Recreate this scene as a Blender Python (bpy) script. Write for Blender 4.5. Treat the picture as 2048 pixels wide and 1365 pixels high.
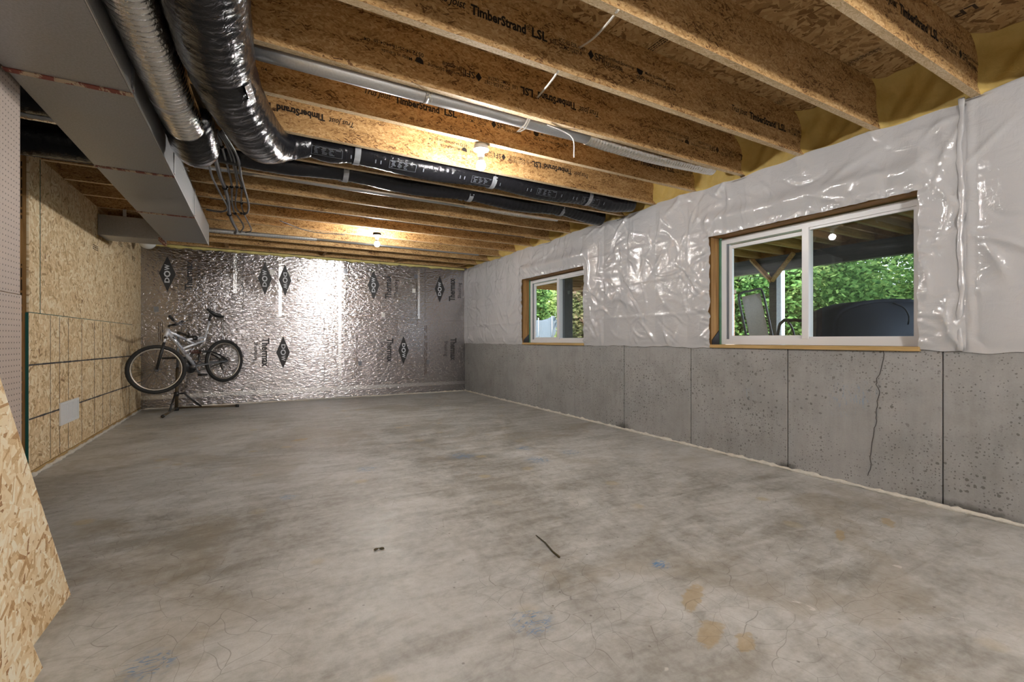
import bpy, bmesh, math, random
import numpy as np
from mathutils import Vector, Matrix

for o in list(bpy.data.objects):
    bpy.data.objects.remove(o)
scene = bpy.context.scene
COL = scene.collection
rng = random.Random(7)
nrng = np.random.default_rng(11)

# ---------------------------------------------------------------- camera
FPX, YAW, HOR, CAMH = 920.0, math.radians(29.1), 680.0, 1.016
CY, SY = math.cos(YAW), math.sin(YAW)
cam = bpy.data.cameras.new('camera')
cam.sensor_width = 36.0
cam.lens = 36.0 * FPX / 2048.0
cam.shift_y = -(682.5 - HOR) / 2048.0
cam.clip_start = 0.02
cam.clip_end = 300
camo = bpy.data.objects.new('camera', cam)
camo.location = (0, 0, CAMH)
camo.rotation_euler = (math.pi / 2, 0, -YAW)
COL.objects.link(camo)
scene.camera = camo

# ---------------------------------------------------------------- light, exposure
BULB_W = 30.0        # bulbs in view
BULB_FILL_W = 45.0   # unseen fill bulbs added behind the viewer to brighten the room
SKY = 3.4
SUN = 6.5
scene.view_settings.view_transform = 'Standard'
scene.view_settings.look = 'None'
scene.view_settings.gamma = 1.0
scene.view_settings.use_curve_mapping = False
scene.view_settings.exposure = 1.42
scene.cycles.max_bounces = 6
scene.cycles.diffuse_bounces = 3
scene.cycles.glossy_bounces = 2
scene.cycles.transmission_bounces = 2
scene.cycles.transparent_max_bounces = 6
scene.cycles.caustics_reflective = False
scene.cycles.caustics_refractive = False
scene.cycles.sample_clamp_indirect = 8.0
scene.cycles.adaptive_threshold = 0.02
scene.cycles.use_light_tree = False
world = bpy.data.worlds.new('world')
scene.world = world
world.use_nodes = True
wn = world.node_tree.nodes
wn.clear()
wo = wn.new('ShaderNodeOutputWorld')
bg = wn.new('ShaderNodeBackground')
bg.inputs['Color'].default_value = (0.72, 0.84, 1.0, 1)
bg.inputs['Strength'].default_value = SKY
world.node_tree.links.new(bg.outputs[0], wo.inputs[0])
sun = bpy.data.lights.new('sun', 'SUN')
sun.energy = SUN
sun.angle = math.radians(3)
sun.color = (1.0, 0.95, 0.85)
suno = bpy.data.objects.new('sun', sun)
suno.rotation_euler = (math.radians(38), math.radians(-24), 0)   # high sun from behind the house
suno.location = (6, 2, 12)
COL.objects.link(suno)

# ---------------------------------------------------------------- measured points -> metres
def ray(u, v):
    a = (u - 1024) / FPX
    return Vector((CY * a + SY, -SY * a + CY, (HOR - v) / FPX))
def onX(u, v, X):
    r = ray(u, v); return r * (X / r.x) + Vector((0, 0, CAMH))
def onY(u, v, Y):
    r = ray(u, v); return r * (Y / r.y) + Vector((0, 0, CAMH))
def onZ(u, v, Z):
    r = ray(u, v); return r * ((Z - CAMH) / r.z) + Vector((0, 0, CAMH))
def onPl(u, v, p, n):
    r = ray(u, v); c = Vector((0, 0, CAMH))
    return c + r * ((Vector(p) - c).dot(n) / r.dot(n))
def atD(u, v, d):
    return ray(u, v) * d + Vector((0, 0, CAMH))

# ---------------------------------------------------------------- node helpers
class NT:
    def __init__(s, name):
        s.mat = bpy.data.materials.new(name)
        s.mat.use_nodes = True
        s.t = s.mat.node_tree
        s.t.nodes.clear()
        s.out = s.t.nodes.new('ShaderNodeOutputMaterial')
    def add(s, typ, ins=None, **props):
        n = s.t.nodes.new(typ)
        for k, v in props.items():
            setattr(n, k, v)
        for k, v in (ins or {}).items():
            s.put(n.inputs[k], v)
        return n
    def put(s, sock, v):
        if isinstance(v, bpy.types.NodeSocket):
            s.t.links.new(v, sock)
        else:
            if sock.type == 'RGBA' and len(v) == 3:
                v = (*v, 1)
            sock.default_value = v
    def math(s, op, a, b=0.0, c=None, clamp=False):
        n = s.add('ShaderNodeMath', {0: a, 1: b}, operation=op, use_clamp=clamp)
        if c is not None:
            s.put(n.inputs[2], c)
        return n.outputs[0]
    def mix(s, f, a, b, blend='MIX'):
        n = s.add('ShaderNodeMix', data_type='RGBA', blend_type=blend)
        s.put(n.inputs[0], f); s.put(n.inputs[6], a); s.put(n.inputs[7], b)
        return n.outputs[2]
    def ramp(s, f, stops, interp='LINEAR'):
        n = s.add('ShaderNodeValToRGB', {0: f})
        cr = n.color_ramp
        cr.interpolation = interp
        while len(cr.elements) < len(stops):
            cr.elements.new(0.5)
        for e, (p, c) in zip(cr.elements, stops):
            e.position = p
            e.color = (*c, 1) if len(c) == 3 else c
        return n.outputs[0]
    def step(s, f, lo, hi):
        n = s.add('ShaderNodeMapRange', {0: f, 1: lo, 2: hi, 3: 0.0, 4: 1.0}, interpolation_type='SMOOTHSTEP')
        return n.outputs[0]
    def coords(s, rand=False):
        o = s.add('ShaderNodeTexCoord').outputs['Object']
        if rand:
            r = s.add('ShaderNodeObjectInfo').outputs['Random']
            k = s.add('ShaderNodeVectorMath', {0: (37.3, 91.7, 53.9)}, operation='SCALE')
            s.put(k.inputs['Scale'], r)
            o = s.add('ShaderNodeVectorMath', {0: o, 1: k.outputs[0]}, operation='ADD').outputs[0]
        return o
    def plane(s, o, ax):
        sep = s.add('ShaderNodeSeparateXYZ', {0: o}).outputs
        idx = {'X': 0, 'Y': 1, 'Z': 2}
        return s.add('ShaderNodeCombineXYZ', {0: sep[idx[ax[0]]], 1: sep[idx[ax[1]]]}).outputs[0]
    def scale(s, v, sc):
        return s.add('ShaderNodeVectorMath', {0: v, 1: sc}, operation='MULTIPLY').outputs[0]
    def noise(s, v, scale, detail=4, rough=0.55, dist=0.0, dim='3D'):
        n = s.add('ShaderNodeTexNoise', {'Vector': v, 'Scale': scale, 'Detail': detail, 'Roughness': rough, 'Distortion': dist}, noise_dimensions=dim)
        return n.outputs[0]
    def bump(s, h, strength=0.3, dist=0.01, normal=None):
        n = s.add('ShaderNodeBump', {'Strength': strength, 'Distance': dist, 'Height': h})
        if normal is not None:
            s.put(n.inputs['Normal'], normal)
        return n.outputs[0]
    def bsdf(s, **ins):
        n = s.add('ShaderNodeBsdfPrincipled')
        for k, v in ins.items():
            s.put(n.inputs[k.replace('_', ' ')], v)
        s.t.links.new(n.outputs[0], s.out.inputs[0])
        return n
    def strands(s, v2, layers):
        tone = None
        for ang, L, W, prob, seed in layers:
            m = s.add('ShaderNodeMapping', {'Vector': v2, 'Location': (seed * 0.37, seed * 0.71, 0), 'Rotation': (0, 0, ang), 'Scale': (L, W, 1)}, vector_type='TEXTURE')
            vo = s.add('ShaderNodeTexVoronoi', {'Vector': m.outputs[0], 'Scale': 1.0, 'Randomness': 1.0}, voronoi_dimensions='2D')
            sp = s.add('ShaderNodeSeparateColor', {0: vo.outputs['Color']}).outputs
            if tone is None:
                tone = sp[0]
            else:
                k = s.math('LESS_THAN', sp[1], prob)
                tone = s.math('ADD', tone, s.math('MULTIPLY', k, s.math('SUBTRACT', sp[0], tone)))
        return tone

def _flakes(s, v2, layers):
    """overlapping straight wood flakes: one randomly turned rectangle per cell and layer"""
    tone = None
    for size, L, W, bias, spread, seed in layers:
        m = s.add('ShaderNodeMapping', {'Vector': v2, 'Location': (seed * .37, seed * .71, 0), 'Scale': (size, size, 1)}, vector_type='TEXTURE')
        vo = s.add('ShaderNodeTexVoronoi', {'Vector': m.outputs[0], 'Scale': 1.0, 'Randomness': 1.0}, voronoi_dimensions='2D')
        sp = s.add('ShaderNodeSeparateColor', {0: vo.outputs['Color']}).outputs
        if tone is None:
            tone = sp[0]
            continue
        d = s.add('ShaderNodeVectorMath', {0: m.outputs[0], 1: vo.outputs['Position']}, operation='SUBTRACT').outputs[0]
        ang = s.math('MULTIPLY_ADD', s.math('SUBTRACT', sp[2], .5), spread * 2, bias)
        r = s.add('ShaderNodeVectorRotate', {'Vector': d, 'Angle': ang}, rotation_type='Z_AXIS').outputs[0]
        q = s.add('ShaderNodeSeparateXYZ', {0: r}).outputs
        wv = s.math('MULTIPLY', W / size, s.math('ADD', sp[1], .45))
        k = s.math('MULTIPLY', s.math('LESS_THAN', s.math('ABSOLUTE', q[0]), L / size), s.math('LESS_THAN', s.math('ABSOLUTE', q[1]), wv))
        tone = s.math('ADD', tone, s.math('MULTIPLY', k, s.math('SUBTRACT', sp[0], tone)))
    return tone
NT.flakes = _flakes

def m_plain(name, col, rough=0.6, metal=0.0, spec=0.5, var=0.0, vscale=8.0, bump=0.0, bscale=60.0, coat=0.0):
    n = NT(name)
    c = col
    o = n.coords()
    if var:
        f = n.noise(o, vscale, 5, 0.6)
        c = n.mix(f, tuple(x * (1 - var) for x in col), tuple(min(1, x * (1 + var)) for x in col))
    kw = dict(Base_Color=c, Roughness=rough, Metallic=metal, Specular_IOR_Level=spec)
    if bump:
        kw['Normal'] = n.bump(n.noise(o, bscale, 4), bump, 0.01)
    if coat:
        kw['Coat_Weight'] = coat
    n.bsdf(**kw)
    return n.mat

def m_osb(name, ax, stops, scale=1.0, rough=0.75):
    n = NT(name)
    o = n.coords(rand=True)
    v = n.plane(o, ax)
    w = n.noise(v, 3.0 / scale, 2, 0.5, 0, '2D')
    k = scale
    tone = n.flakes(v, [(.022 * k, 0, 0, 0, 0, 1), (.050 * k, .045 * k, .010 * k, .2, 1.6, 5), (.042 * k, .038 * k, .009 * k, 1.2, 1.6, 9), (.055 * k, .050 * k, .012 * k, -.4, 1.6, 13), (.060 * k, .048 * k, .008 * k, .8, 1.6, 17)])
    grain = n.noise(n.scale(v, (40, 40, 1)), 4 / scale, 2, 0.6, 0, '2D')
    t2 = n.math('ADD', n.math('MULTIPLY', tone, 0.86), n.math('MULTIPLY', grain, 0.22))
    t2 = n.math('ADD', t2, n.math('MULTIPLY', n.math('SUBTRACT', w, 0.5), 0.25))
    c = n.ramp(t2, stops)
    n.bsdf(Base_Color=c, Roughness=rough, Specular_IOR_Level=0.25)
    return n.mat

def m_lsl(name, ax, stops, k=1.0):
    n = NT(name)
    o = n.coords(rand=True)
    v = n.plane(o, ax)
    tone = n.flakes(v, [(.012 * k, 0, 0, 0, 0, 1), (.030 * k, .030 * k, .0035 * k, 0.0, .7, 5), (.026 * k, .026 * k, .003 * k, .1, .9, 9), (.036 * k, .034 * k, .0028 * k, 0.0, .5, 13)])
    big = n.noise(n.scale(v, (1.2, 5, 1)), 2.2, 3, 0.6, 0, '2D')
    grain = n.noise(n.scale(v, (30, 120, 1)), 3, 2, 0.6, 0, '2D')
    t = n.math('ADD', n.math('MULTIPLY', tone, 0.52), n.math('MULTIPLY', grain, 0.42))
    t = n.math('ADD', t, n.math('MULTIPLY', n.math('SUBTRACT', big, 0.5), 0.7))
    c = n.ramp(t, stops)
    n.bsdf(Base_Color=c, Roughness=0.7, Specular_IOR_Level=0.3)
    return n.mat

def m_wood(name, c1, c2, axis='Y', rough=0.65):
    n = NT(name)
    o = n.coords(rand=True)
    sc = {'X': (1.5, 30, 30), 'Y': (30, 1.5, 30), 'Z': (30, 30, 1.5)}[axis]
    f = n.noise(n.scale(o, sc), 1.6, 5, 0.6, 0.6)
    b = n.noise(o, 3, 3)
    c = n.ramp(n.math('ADD', n.math('MULTIPLY', f, .8), n.math('MULTIPLY', b, .2)), [(0.3, c1), (0.7, c2)])
    n.bsdf(Base_Color=c, Roughness=rough, Specular_IOR_Level=0.3, Normal=n.bump(f, 0.15, 0.002))
    return n.mat

def m_floor():
    n = NT('floor_concrete')
    o = n.coords()
    v = n.plane(o, 'XY')
    a = n.noise(v, 0.55, 4, 0.6, 0.8, '2D')
    b = n.noise(v, 2.6, 4, 0.65, 0.5, '2D')
    sw = n.noise(n.scale(v, (1.1, 4.2, 1)), 2.0, 4, 0.65, .5, '2D')
    c = n.noise(v, 22, 3, 0.7, 0, '2D')
    fine = n.noise(v, 140, 2, 0.6, 0, '2D')
    n26 = n.noise(v, 26, 3, .55, 0, '2D')
    nch = n.step(n.noise(n.scale(v, (1, 3.5, 1)), 16, 3, .7, 1.5, '2D'), .50, .62)
    t = n.math('ADD', n.math('MULTIPLY', a, .35), n.math('MULTIPLY', b, .3))
    t = n.math('ADD', t, n.math('MULTIPLY', sw, .25))
    t = n.math('ADD', t, n.math('MULTIPLY', c, .18))
    col = n.ramp(t, [(0.42, (.240, .228, .200)), (0.50, (.345, .338, .315)), (0.57, (.435, .432, .412)), (0.66, (.525, .522, .508))])
    # warm brown staining, patchy
    st = n.step(n.noise(v, 1.1, 4, 0.7, 0.7, '2D'), 0.52, 0.68)
    col = n.mix(n.math('MULTIPLY', st, .38), col, (.26, .215, .145))
    # dirt swirls
    d2 = n.step(n.noise(n.scale(v, (1, 2.4, 1)), 4.2, 4, 0.75, .5, '2D'), 0.56, 0.74)
    col = n.mix(n.math('MULTIPLY', d2, .28), col, (.18, .155, .12))
    # yellow spots
    vy = n.add('ShaderNodeTexVoronoi', {'Vector': v, 'Scale': 1.7}, voronoi_dimensions='2D')
    ye = n.math('MULTIPLY', n.step(n.math('ADD', vy.outputs['Distance'], n.math('MULTIPLY', b, .10)), 0.15, 0.09), n.step(n.noise(v, 0.8, 2), 0.46, 0.56))
    col = n.mix(n.math('MULTIPLY', ye, .55), col, (.42, .34, .19))
    # two ochre spills in the foreground on the right
    for px, py, sx, sy in ((1385, 1195, .11, .035), (1420, 1265, .09, .04), (1490, 1285, .06, .03), (1775, 1045, .07, .03), (1680, 1070, .09, .02), (600, 880, .09, .05)):
        p = onZ(px, py, 0)
        dv = n.add('ShaderNodeVectorMath', {0: v, 1: (p.x, p.y, 0)}, operation='SUBTRACT').outputs[0]
        dv = n.add('ShaderNodeMapping', {'Vector': dv, 'Rotation': (0, 0, .5), 'Scale': (sx, sy, 1)}, vector_type='TEXTURE').outputs[0]
        ln = n.add('ShaderNodeVectorMath', {0: dv}, operation='LENGTH').outputs['Value']
        mk = n.step(n.math('ADD', ln, n.math('MULTIPLY', n26, 1.2)), 1.75, 1.35)
        col = n.mix(n.math('MULTIPLY', mk, .6), col, (.38, .27, .12))
    # blue chalk marks
    for px, py, r in ((925, 912, .16), (1075, 920, .16), (735, 938, .12), (1050, 897, .12), (575, 995, .08), (1065, 1245, .10), (1140, 905, .12), (300, 1330, .10), (1320, 1130, .06)):
        p = onZ(px, py, 0)
        dv = n.add('ShaderNodeVectorMath', {0: v, 1: (p.x, p.y, 0)}, operation='SUBTRACT').outputs[0]
        ln = n.add('ShaderNodeVectorMath', {0: dv}, operation='LENGTH').outputs['Value']
        mk = n.math('MULTIPLY', n.step(ln, r, r * .25), nch)
        col = n.mix(n.math('MULTIPLY', mk, .95), col, (.10, .23, .42))
    # white plaster dabs
    wv = n.noise(v, 6.5, 3, .6, .6)
    wm = n.step(wv, .725, .75)
    col = n.mix(n.math('MULTIPLY', wm, .7), col, (.62, .60, .56))
    # fine map cracking
    vd = n.add('ShaderNodeVectorMath', {0: v, 1: n.scale(n.add('ShaderNodeTexNoise', {'Vector': v, 'Scale': 5.0, 'Detail': 0.0}, noise_dimensions='2D').outputs['Color'], (.14, .14, 0))}, operation='ADD').outputs[0]
    vc = n.add('ShaderNodeTexVoronoi', {'Vector': vd, 'Scale': 11.0}, voronoi_dimensions='2D', feature='DISTANCE_TO_EDGE')
    cr = n.math('MULTIPLY', n.step(vc.outputs['Distance'], .016, .004), n.step(n.noise(v, 1.3, 2, .5, 0, '2D'), .42, .55))
    col = n.mix(n.math('MULTIPLY', cr, .5), col, (.12, .10, .08))
    # specks
    vs = n.add('ShaderNodeTexVoronoi', {'Vector': v, 'Scale': 9.0}, voronoi_dimensions='2D')
    sp = n.math('MULTIPLY', n.step(vs.outputs['Distance'], .055, .03), n.step(n.noise(v, 3.1, 2), .55, .62))
    col = n.mix(n.math('MULTIPLY', sp, .6), col, (.10, .08, .06))
    col = n.mix(n.math('MULTIPLY', n.math('SUBTRACT', fine, .5), .5, clamp=True), col, (.2, .18, .16))
    h = n.math('ADD', n.math('MULTIPLY', c, .5), b)
    rg = n.add('ShaderNodeMapRange', {0: b, 1: .3, 2: .7, 3: .38, 4: .58}).outputs[0]
    n.bsdf(Base_Color=col, Roughness=rg, Specular_IOR_Level=0.45, Normal=n.bump(h, .22, .006))
    return n.mat

def m_conc_wall():
    n = NT('wall_concrete')
    o = n.coords()
    v = n.plane(o, 'YZ')
    a = n.noise(v, 0.9, 5, .6, .5)
    b = n.noise(v, 5, 5, .65, .3)
    st = n.noise(n.scale(v, (7, .8, 1)), 3, 4, .6)
    fine = n.noise(v, 90, 4, .7)
    t = n.math('ADD', n.math('MULTIPLY', a, .4), n.math('MULTIPLY', b, .3))
    t = n.math('ADD', t, n.math('MULTIPLY', st, .18))
    t = n.math('ADD', t, n.math('MULTIPLY', fine, .16))
    col = n.ramp(t, [(0.38, (.240, .234, .227)), (0.52, (.325, .320, .314)), (0.68, (.400, .395, .390))])
    ht = None
    for sc, thr, seed, ms in ((30, .26, 0, .45), (55, .26, 3.3, .42), (12, .15, 7.7, .53)):
        vv = n.add('ShaderNodeVectorMath', {0: v, 1: (seed, seed * 1.7, 0)}, operation='ADD').outputs[0]
        vv = n.add('ShaderNodeVectorMath', {0: vv, 1: n.scale(n.add('ShaderNodeTexNoise', {'Vector': vv, 'Scale': sc * 1.5, 'Detail': 2.0}).outputs['Color'], (.6 / sc, .6 / sc, 0))}, operation='ADD').outputs[0]
        vo = n.add('ShaderNodeTexVoronoi', {'Vector': vv, 'Scale': sc}, voronoi_dimensions='2D')
        sp = n.add('ShaderNodeSeparateColor', {0: vo.outputs['Color']}).outputs
        rad = n.math('MULTIPLY', sp[0], thr)
        p = n.math('LESS_THAN', vo.outputs['Distance'], rad)
        p = n.math('MULTIPLY', p, n.step(n.noise(vv, 1.4, 3, .6), ms, ms + .1))
        p = n.math('MULTIPLY', p, n.math('LESS_THAN', sp[1], .6))
        ht = p if ht is None else n.math('MAXIMUM', ht, p)
    col = n.mix(n.math('MULTIPLY', ht, .72), col, (.10, .092, .084))
    # blue chalk scribble
    for px, py, r in ((1690, 800, .17), (1725, 790, .12), (1497, 790, .08)):
        p = onX(px, py, 3.63)
        dv = n.add('ShaderNodeVectorMath', {0: v, 1: (p.y, p.z, 0)}, operation='SUBTRACT').outputs[0]
        ln = n.add('ShaderNodeVectorMath', {0: dv}, operation='LENGTH').outputs['Value']
        mk = n.math('MULTIPLY', n.step(ln, r, r * .3), n.step(n.noise(n.scale(v, (4, 1, 1)), 14, 3, .7), .52, .66))
        col = n.mix(n.math('MULTIPLY', mk, .5), col, (.20, .30, .42))
    # dark damp smudges at the foot of two joints
    for y, z, sy, sz in ((3.95, .03, .16, .07), (1.05, .02, .30, .05), (2.1, .02, .1, .05)):
        dv = n.add('ShaderNodeVectorMath', {0: v, 1: (y, z, 0)}, operation='SUBTRACT').outputs[0]
        dv = n.scale(dv, (1 / sy, 1 / sz, 0))
        ln = n.add('ShaderNodeVectorMath', {0: dv}, operation='LENGTH').outputs['Value']
        mk = n.step(n.math('ADD', ln, n.math('MULTIPLY', n.noise(v, 30, 3), .8)), 1.5, .5)
        col = n.mix(n.math('MULTIPLY', mk, .75), col, (.05, .045, .04))
    n.bsdf(Base_Color=col, Roughness=.8, Specular_IOR_Level=.3, Normal=n.bump(fine, .25, .003))
    return n.mat

def m_poly():
    n = NT('white_polythene')
    o = n.coords()
    v = n.plane(o, 'YZ')
    a = n.noise(n.scale(v, (1, 1.6, 1)), 9, 3, .55, .8, '2D')
    b = n.noise(n.scale(v, (1.8, .8, 1)), 26, 3, .6, 1.0, '2D')
    rd = n.add('ShaderNodeTexNoise', {'Vector': v, 'Scale': 5.0, 'Detail': 2.0, 'Roughness': .5}, noise_type='RIDGED_MULTIFRACTAL', noise_dimensions='2D').outputs[0]
    h = n.math('ADD', n.math('MULTIPLY', a, 1.0), n.math('MULTIPLY', b, .45))
    h = n.math('ADD', h, n.math('MULTIPLY', rd, .18))
    n.bsdf(Base_Color=(.52, .52, .535), Roughness=.13, Specular_IOR_Level=1.0, Normal=n.bump(h, .34, .010))
    return n.mat

def m_foil(name='foil_facing', ax='XZ', rough=.19):
    n = NT(name)
    o = n.coords()
    v = n.plane(o, ax)
    a = n.noise(n.scale(v, (1, 2.2, 1)), 16, 2, .5, .6, '2D')
    b = n.noise(v, 3, 4, .6)
    sp = n.noise(v, 20, 3, .7, 1.0, '2D')
    h = n.math('ADD', n.math('MULTIPLY', a, 1.1), n.math('MULTIPLY', b, .7))
    h = n.math('ADD', h, n.math('MULTIPLY', n.step(sp, .60, .70), .25))
    col = n.mix(b, (.42, .405, .415), (.58, .56, .58))
    n.bsdf(Base_Color=col, Metallic=1.0, Roughness=rough, Anisotropic=.9, Tangent=n.add('ShaderNodeCombineXYZ', {0: 0.0, 1: 0.0, 2: 1.0}).outputs[0], Normal=n.bump(h, 1.0, .0058))
    return n.mat

def m_galv(name, dull=0.0):
    n = NT(name)
    o = n.coords()
    a = n.noise(o, 3, 5, .6, .4)
    b = n.noise(o, 60, 3, .6)
    sg = n.step(n.noise(o, 110, 3, .8), .40, .60)
    col = n.mix(n.math('ADD', n.math('MULTIPLY', a, .7), n.math('MULTIPLY', sg, .3)), (.60 - dull, .60 - dull, .60 - dull), (.80 - dull, .81 - dull, .83 - dull))
    rg = n.add('ShaderNodeMapRange', {0: a, 1: .3, 2: .7, 3: .30 + dull * .4, 4: .45 + dull * .4}).outputs[0]
    n.bsdf(Base_Color=col, Metallic=.9, Roughness=rg, Normal=n.bump(n.math('ADD', a, n.math('MULTIPLY', b, .08)), .12, .01))
    return n.mat

def m_flexfoil():
    n = NT('silver_flex_foil')
    o = n.coords()
    b = n.noise(o, 45, 4, .6, .6)
    n.bsdf(Base_Color=(.80, .77, .72), Metallic=1.0, Roughness=.14, Normal=n.bump(b, .55, .008))
    return n.mat

def m_blackplastic():
    n = NT('black_duct_plastic')
    o = n.coords()
    a = n.noise(o, 22, 4, .6, 1.2)
    b = n.noise(o, 70, 3, .6, .5)
    n.bsdf(Base_Color=(.008, .008, .010), Roughness=.17, Specular_IOR_Level=.32, Normal=n.bump(n.math('ADD', a, n.math('MULTIPLY', b, .25)), .45, .010))
    return n.mat

def m_foam():
    n = NT('yellow_spray_foam')
    o = n.coords()
    a = n.noise(o, 14, 4, .6, .5)
    b = n.noise(o, 60, 3, .5)
    col = n.mix(a, (.52, .35, .085), (.70, .53, .19))
    n.bsdf(Base_Color=col, Roughness=.6, Specular_IOR_Level=.35, Normal=n.bump(n.math('ADD', a, n.math('MULTIPLY', b, .2)), .35, .015))
    return n.mat

def m_peg():
    n = NT('pegboard_brown')
    o = n.coords()
    sp = n.add('ShaderNodeSeparateXYZ', {0: o}).outputs
    fy = n.math('SUBTRACT', n.math('FRACT', n.math('DIVIDE', sp[1], .0254)), .5)
    fz = n.math('SUBTRACT', n.math('FRACT', n.math('DIVIDE', sp[2], .0254)), .5)
    d = n.math('SQRT', n.math('ADD', n.math('MULTIPLY', fy, fy), n.math('MULTIPLY', fz, fz)))
    hole = n.math('LESS_THAN', d, .125)
    f = n.noise(o, 30, 4)
    base = n.mix(f, (.40, .325, .275), (.47, .39, .335))
    col = n.mix(hole, base, (.015, .012, .010))
    n.bsdf(Base_Color=col, Roughness=.55, Normal=n.bump(n.math('SUBTRACT', 1.0, hole), .6, .003))
    return n.mat

def m_glass():
    n = NT('window_glass')
    fc = n.add('ShaderNodeLayerWeight', {'Blend': .5}).outputs['Facing']
    fr = n.math('ADD', .045, n.math('MULTIPLY', .95, n.math('POWER', fc, 5.0)))
    t = n.add('ShaderNodeBsdfTransparent', {'Color': (.95, .97, .96)})
    g = n.add('ShaderNodeBsdfGlossy', {'Roughness': .01})
    mx = n.add('ShaderNodeMixShader', {0: fr, 1: t.outputs[0], 2: g.outputs[0]})
    n.t.links.new(mx.outputs[0], n.out.inputs[0])
    return n.mat

def m_screen():
    n = NT('insect_mesh')
    t = n.add('ShaderNodeBsdfTransparent')
    g = n.add('ShaderNodeBsdfDiffuse', {'Color': (.05, .05, .055, 1)})
    mx = n.add('ShaderNodeMixShader', {0: .35, 1: t.outputs[0], 2: g.outputs[0]})
    n.t.links.new(mx.outputs[0], n.out.inputs[0])
    return n.mat

def m_emit(name, col, st):
    n = NT(name)
    e = n.add('ShaderNodeEmission', {'Color': (*col, 1), 'Strength': st})
    n.t.links.new(e.outputs[0], n.out.inputs[0])
    return n.mat

def m_leaf(name, c1, c2, c3):
    n = NT(name)
    o = n.coords()
    f = n.noise(o, 1.1, 4, .7)
    g = n.noise(o, 9, 2, .6)
    c = n.ramp(n.math('ADD', n.math('MULTIPLY', f, .6), n.math('MULTIPLY', g, .4)), [(0.36, c1), (0.52, c2), (0.66, c3)])
    d = n.add('ShaderNodeBsdfDiffuse', {'Color': c})
    t = n.add('ShaderNodeBsdfTranslucent', {'Color': c})
    mx = n.add('ShaderNodeMixShader', {0: .45, 1: d.outputs[0], 2: t.outputs[0]})
    n.t.links.new(mx.outputs[0], n.out.inputs[0])
    return n.mat

def m_brick():
    n = NT('red_brick')
    o = n.coords()
    b = n.add('ShaderNodeTexBrick', {'Vector': n.plane(o, 'YZ'), 'Color1': (.42, .10, .07, 1), 'Color2': (.52, .16, .11, 1), 'Mortar': (.6, .5, .45, 1), 'Scale': 4.5, 'Mortar Size': .02})
    n.bsdf(Base_Color=b.outputs[0], Roughness=.9)
    return n.mat

OSB_L = [(0.05, (.28, .16, .08)), (0.18, (.55, .38, .20)), (0.45, (.73, .54, .315)), (0.70, (.81, .64, .405)), (0.95, (.88, .76, .55))]
OSB_N = [(0.04, (.30, .14, .07)), (0.15, (.52, .32, .15)), (0.30, (.73, .54, .31)), (0.65, (.83, .68, .45)), (0.95, (.90, .82, .64))]
OSB_D = [(0.10, (.18, .09, .032)), (0.30, (.33, .195, .080)), (0.55, (.45, .28, .120)), (0.85, (.55, .37, .18))]
LSL_F = [(0.15, (.115, .052, .019)), (0.27, (.325, .180, .068)), (0.45, (.455, .275, .112)), (0.66, (.545, .350, .160)), (0.85, (.65, .46, .25))]
LSL_E = [(0.10, (.42, .29, .145)), (0.30, (.60, .44, .25)), (0.60, (.72, .56, .36)), (0.85, (.80, .67, .48))]

MAT = {}
MAT['floor'] = m_floor()
MAT['conc'] = m_conc_wall()
MAT['poly'] = m_poly()
MAT['foil'] = m_foil()
MAT['tape'] = m_plain('foil_tape', (.80, .80, .81), .16, 1.0, bump=.4, bscale=40)
MAT['osb_wall'] = m_osb('osb_wall_sheet', 'YZ', OSB_L)
MAT['osb_near'] = m_osb('osb_stair_sheet', 'YZ', OSB_N, .85)
MAT['osb_deck'] = m_osb('osb_subfloor', 'YX', OSB_D, 1.1)
MAT['lsl'] = m_lsl('timber_strand_face', 'XZ', LSL_F)
MAT['lsl_edge'] = m_lsl('timber_strand_edge', 'XY', LSL_E, .7)
MAT['lsl_y'] = m_lsl('timber_strand_block', 'YZ', LSL_F)
MAT['galv'] = m_galv('galvanised_steel')
MAT['galv_d'] = m_galv('galvanised_steel_dull', .27)
MAT['flex'] = m_flexfoil()
MAT['black'] = m_blackplastic()
MAT['foam'] = m_foam()
MAT['foam_w'] = m_plain('white_foam_bead', (.66, .62, .55), .7, var=.25, vscale=30, bump=.6, bscale=90)
MAT['foam_y'] = m_plain('pale_yellow_foam', (.62, .53, .20), .7, var=.3, vscale=14, bump=.5, bscale=60)
MAT['peg'] = m_peg()
MAT['glass'] = m_glass()
MAT['screen'] = m_screen()
MAT['vinyl'] = m_plain('white_vinyl', (.75, .75, .77), .35)
MAT['rough_wood'] = m_wood('rough_jamb_wood', (.21, .095, .028), (.46, .26, .095), 'Z')
MAT['rough_wood_y'] = m_wood('rough_header_wood', (.22, .105, .032), (.46, .27, .10), 'Y')
MAT['sill_wood'] = m_wood('sill_wood', (.36, .22, .075), (.60, .42, .19), 'Y')
MAT['greentape'] = m_plain('green_sealing_strip', (.10, .24, .15), .6, var=.4)
MAT['membrane'] = m_plain('black_membrane', (.02, .021, .028), .45)
MAT['ink'] = m_plain('black_ink', (.022, .018, .016), .7, spec=.2)
MAT['ink_f'] = m_plain('faded_ink', (.060, .038, .022), .8, spec=.2)
MAT['dow_ink'] = m_plain('dark_print', (.025, .025, .027), .5)
MAT['white_ink'] = m_plain('white_print', (.62, .64, .68), .6)
MAT['label_ink'] = m_plain('label_print', (.10, .11, .13), .6)
MAT['green_paint'] = m_plain('green_edge_paint', (.008, .09, .075), .6)
MAT['line'] = m_plain('grey_snap_line', (.06, .055, .055), .8, var=.4, vscale=40)
MAT['red_tape'] = None
n_ = NT('sealed_seam')
o_ = n_.coords()
f_ = n_.step(n_.noise(n_.scale(o_, (1.0, .3, 1)), 32, 3, .7), .47, .52)
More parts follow.
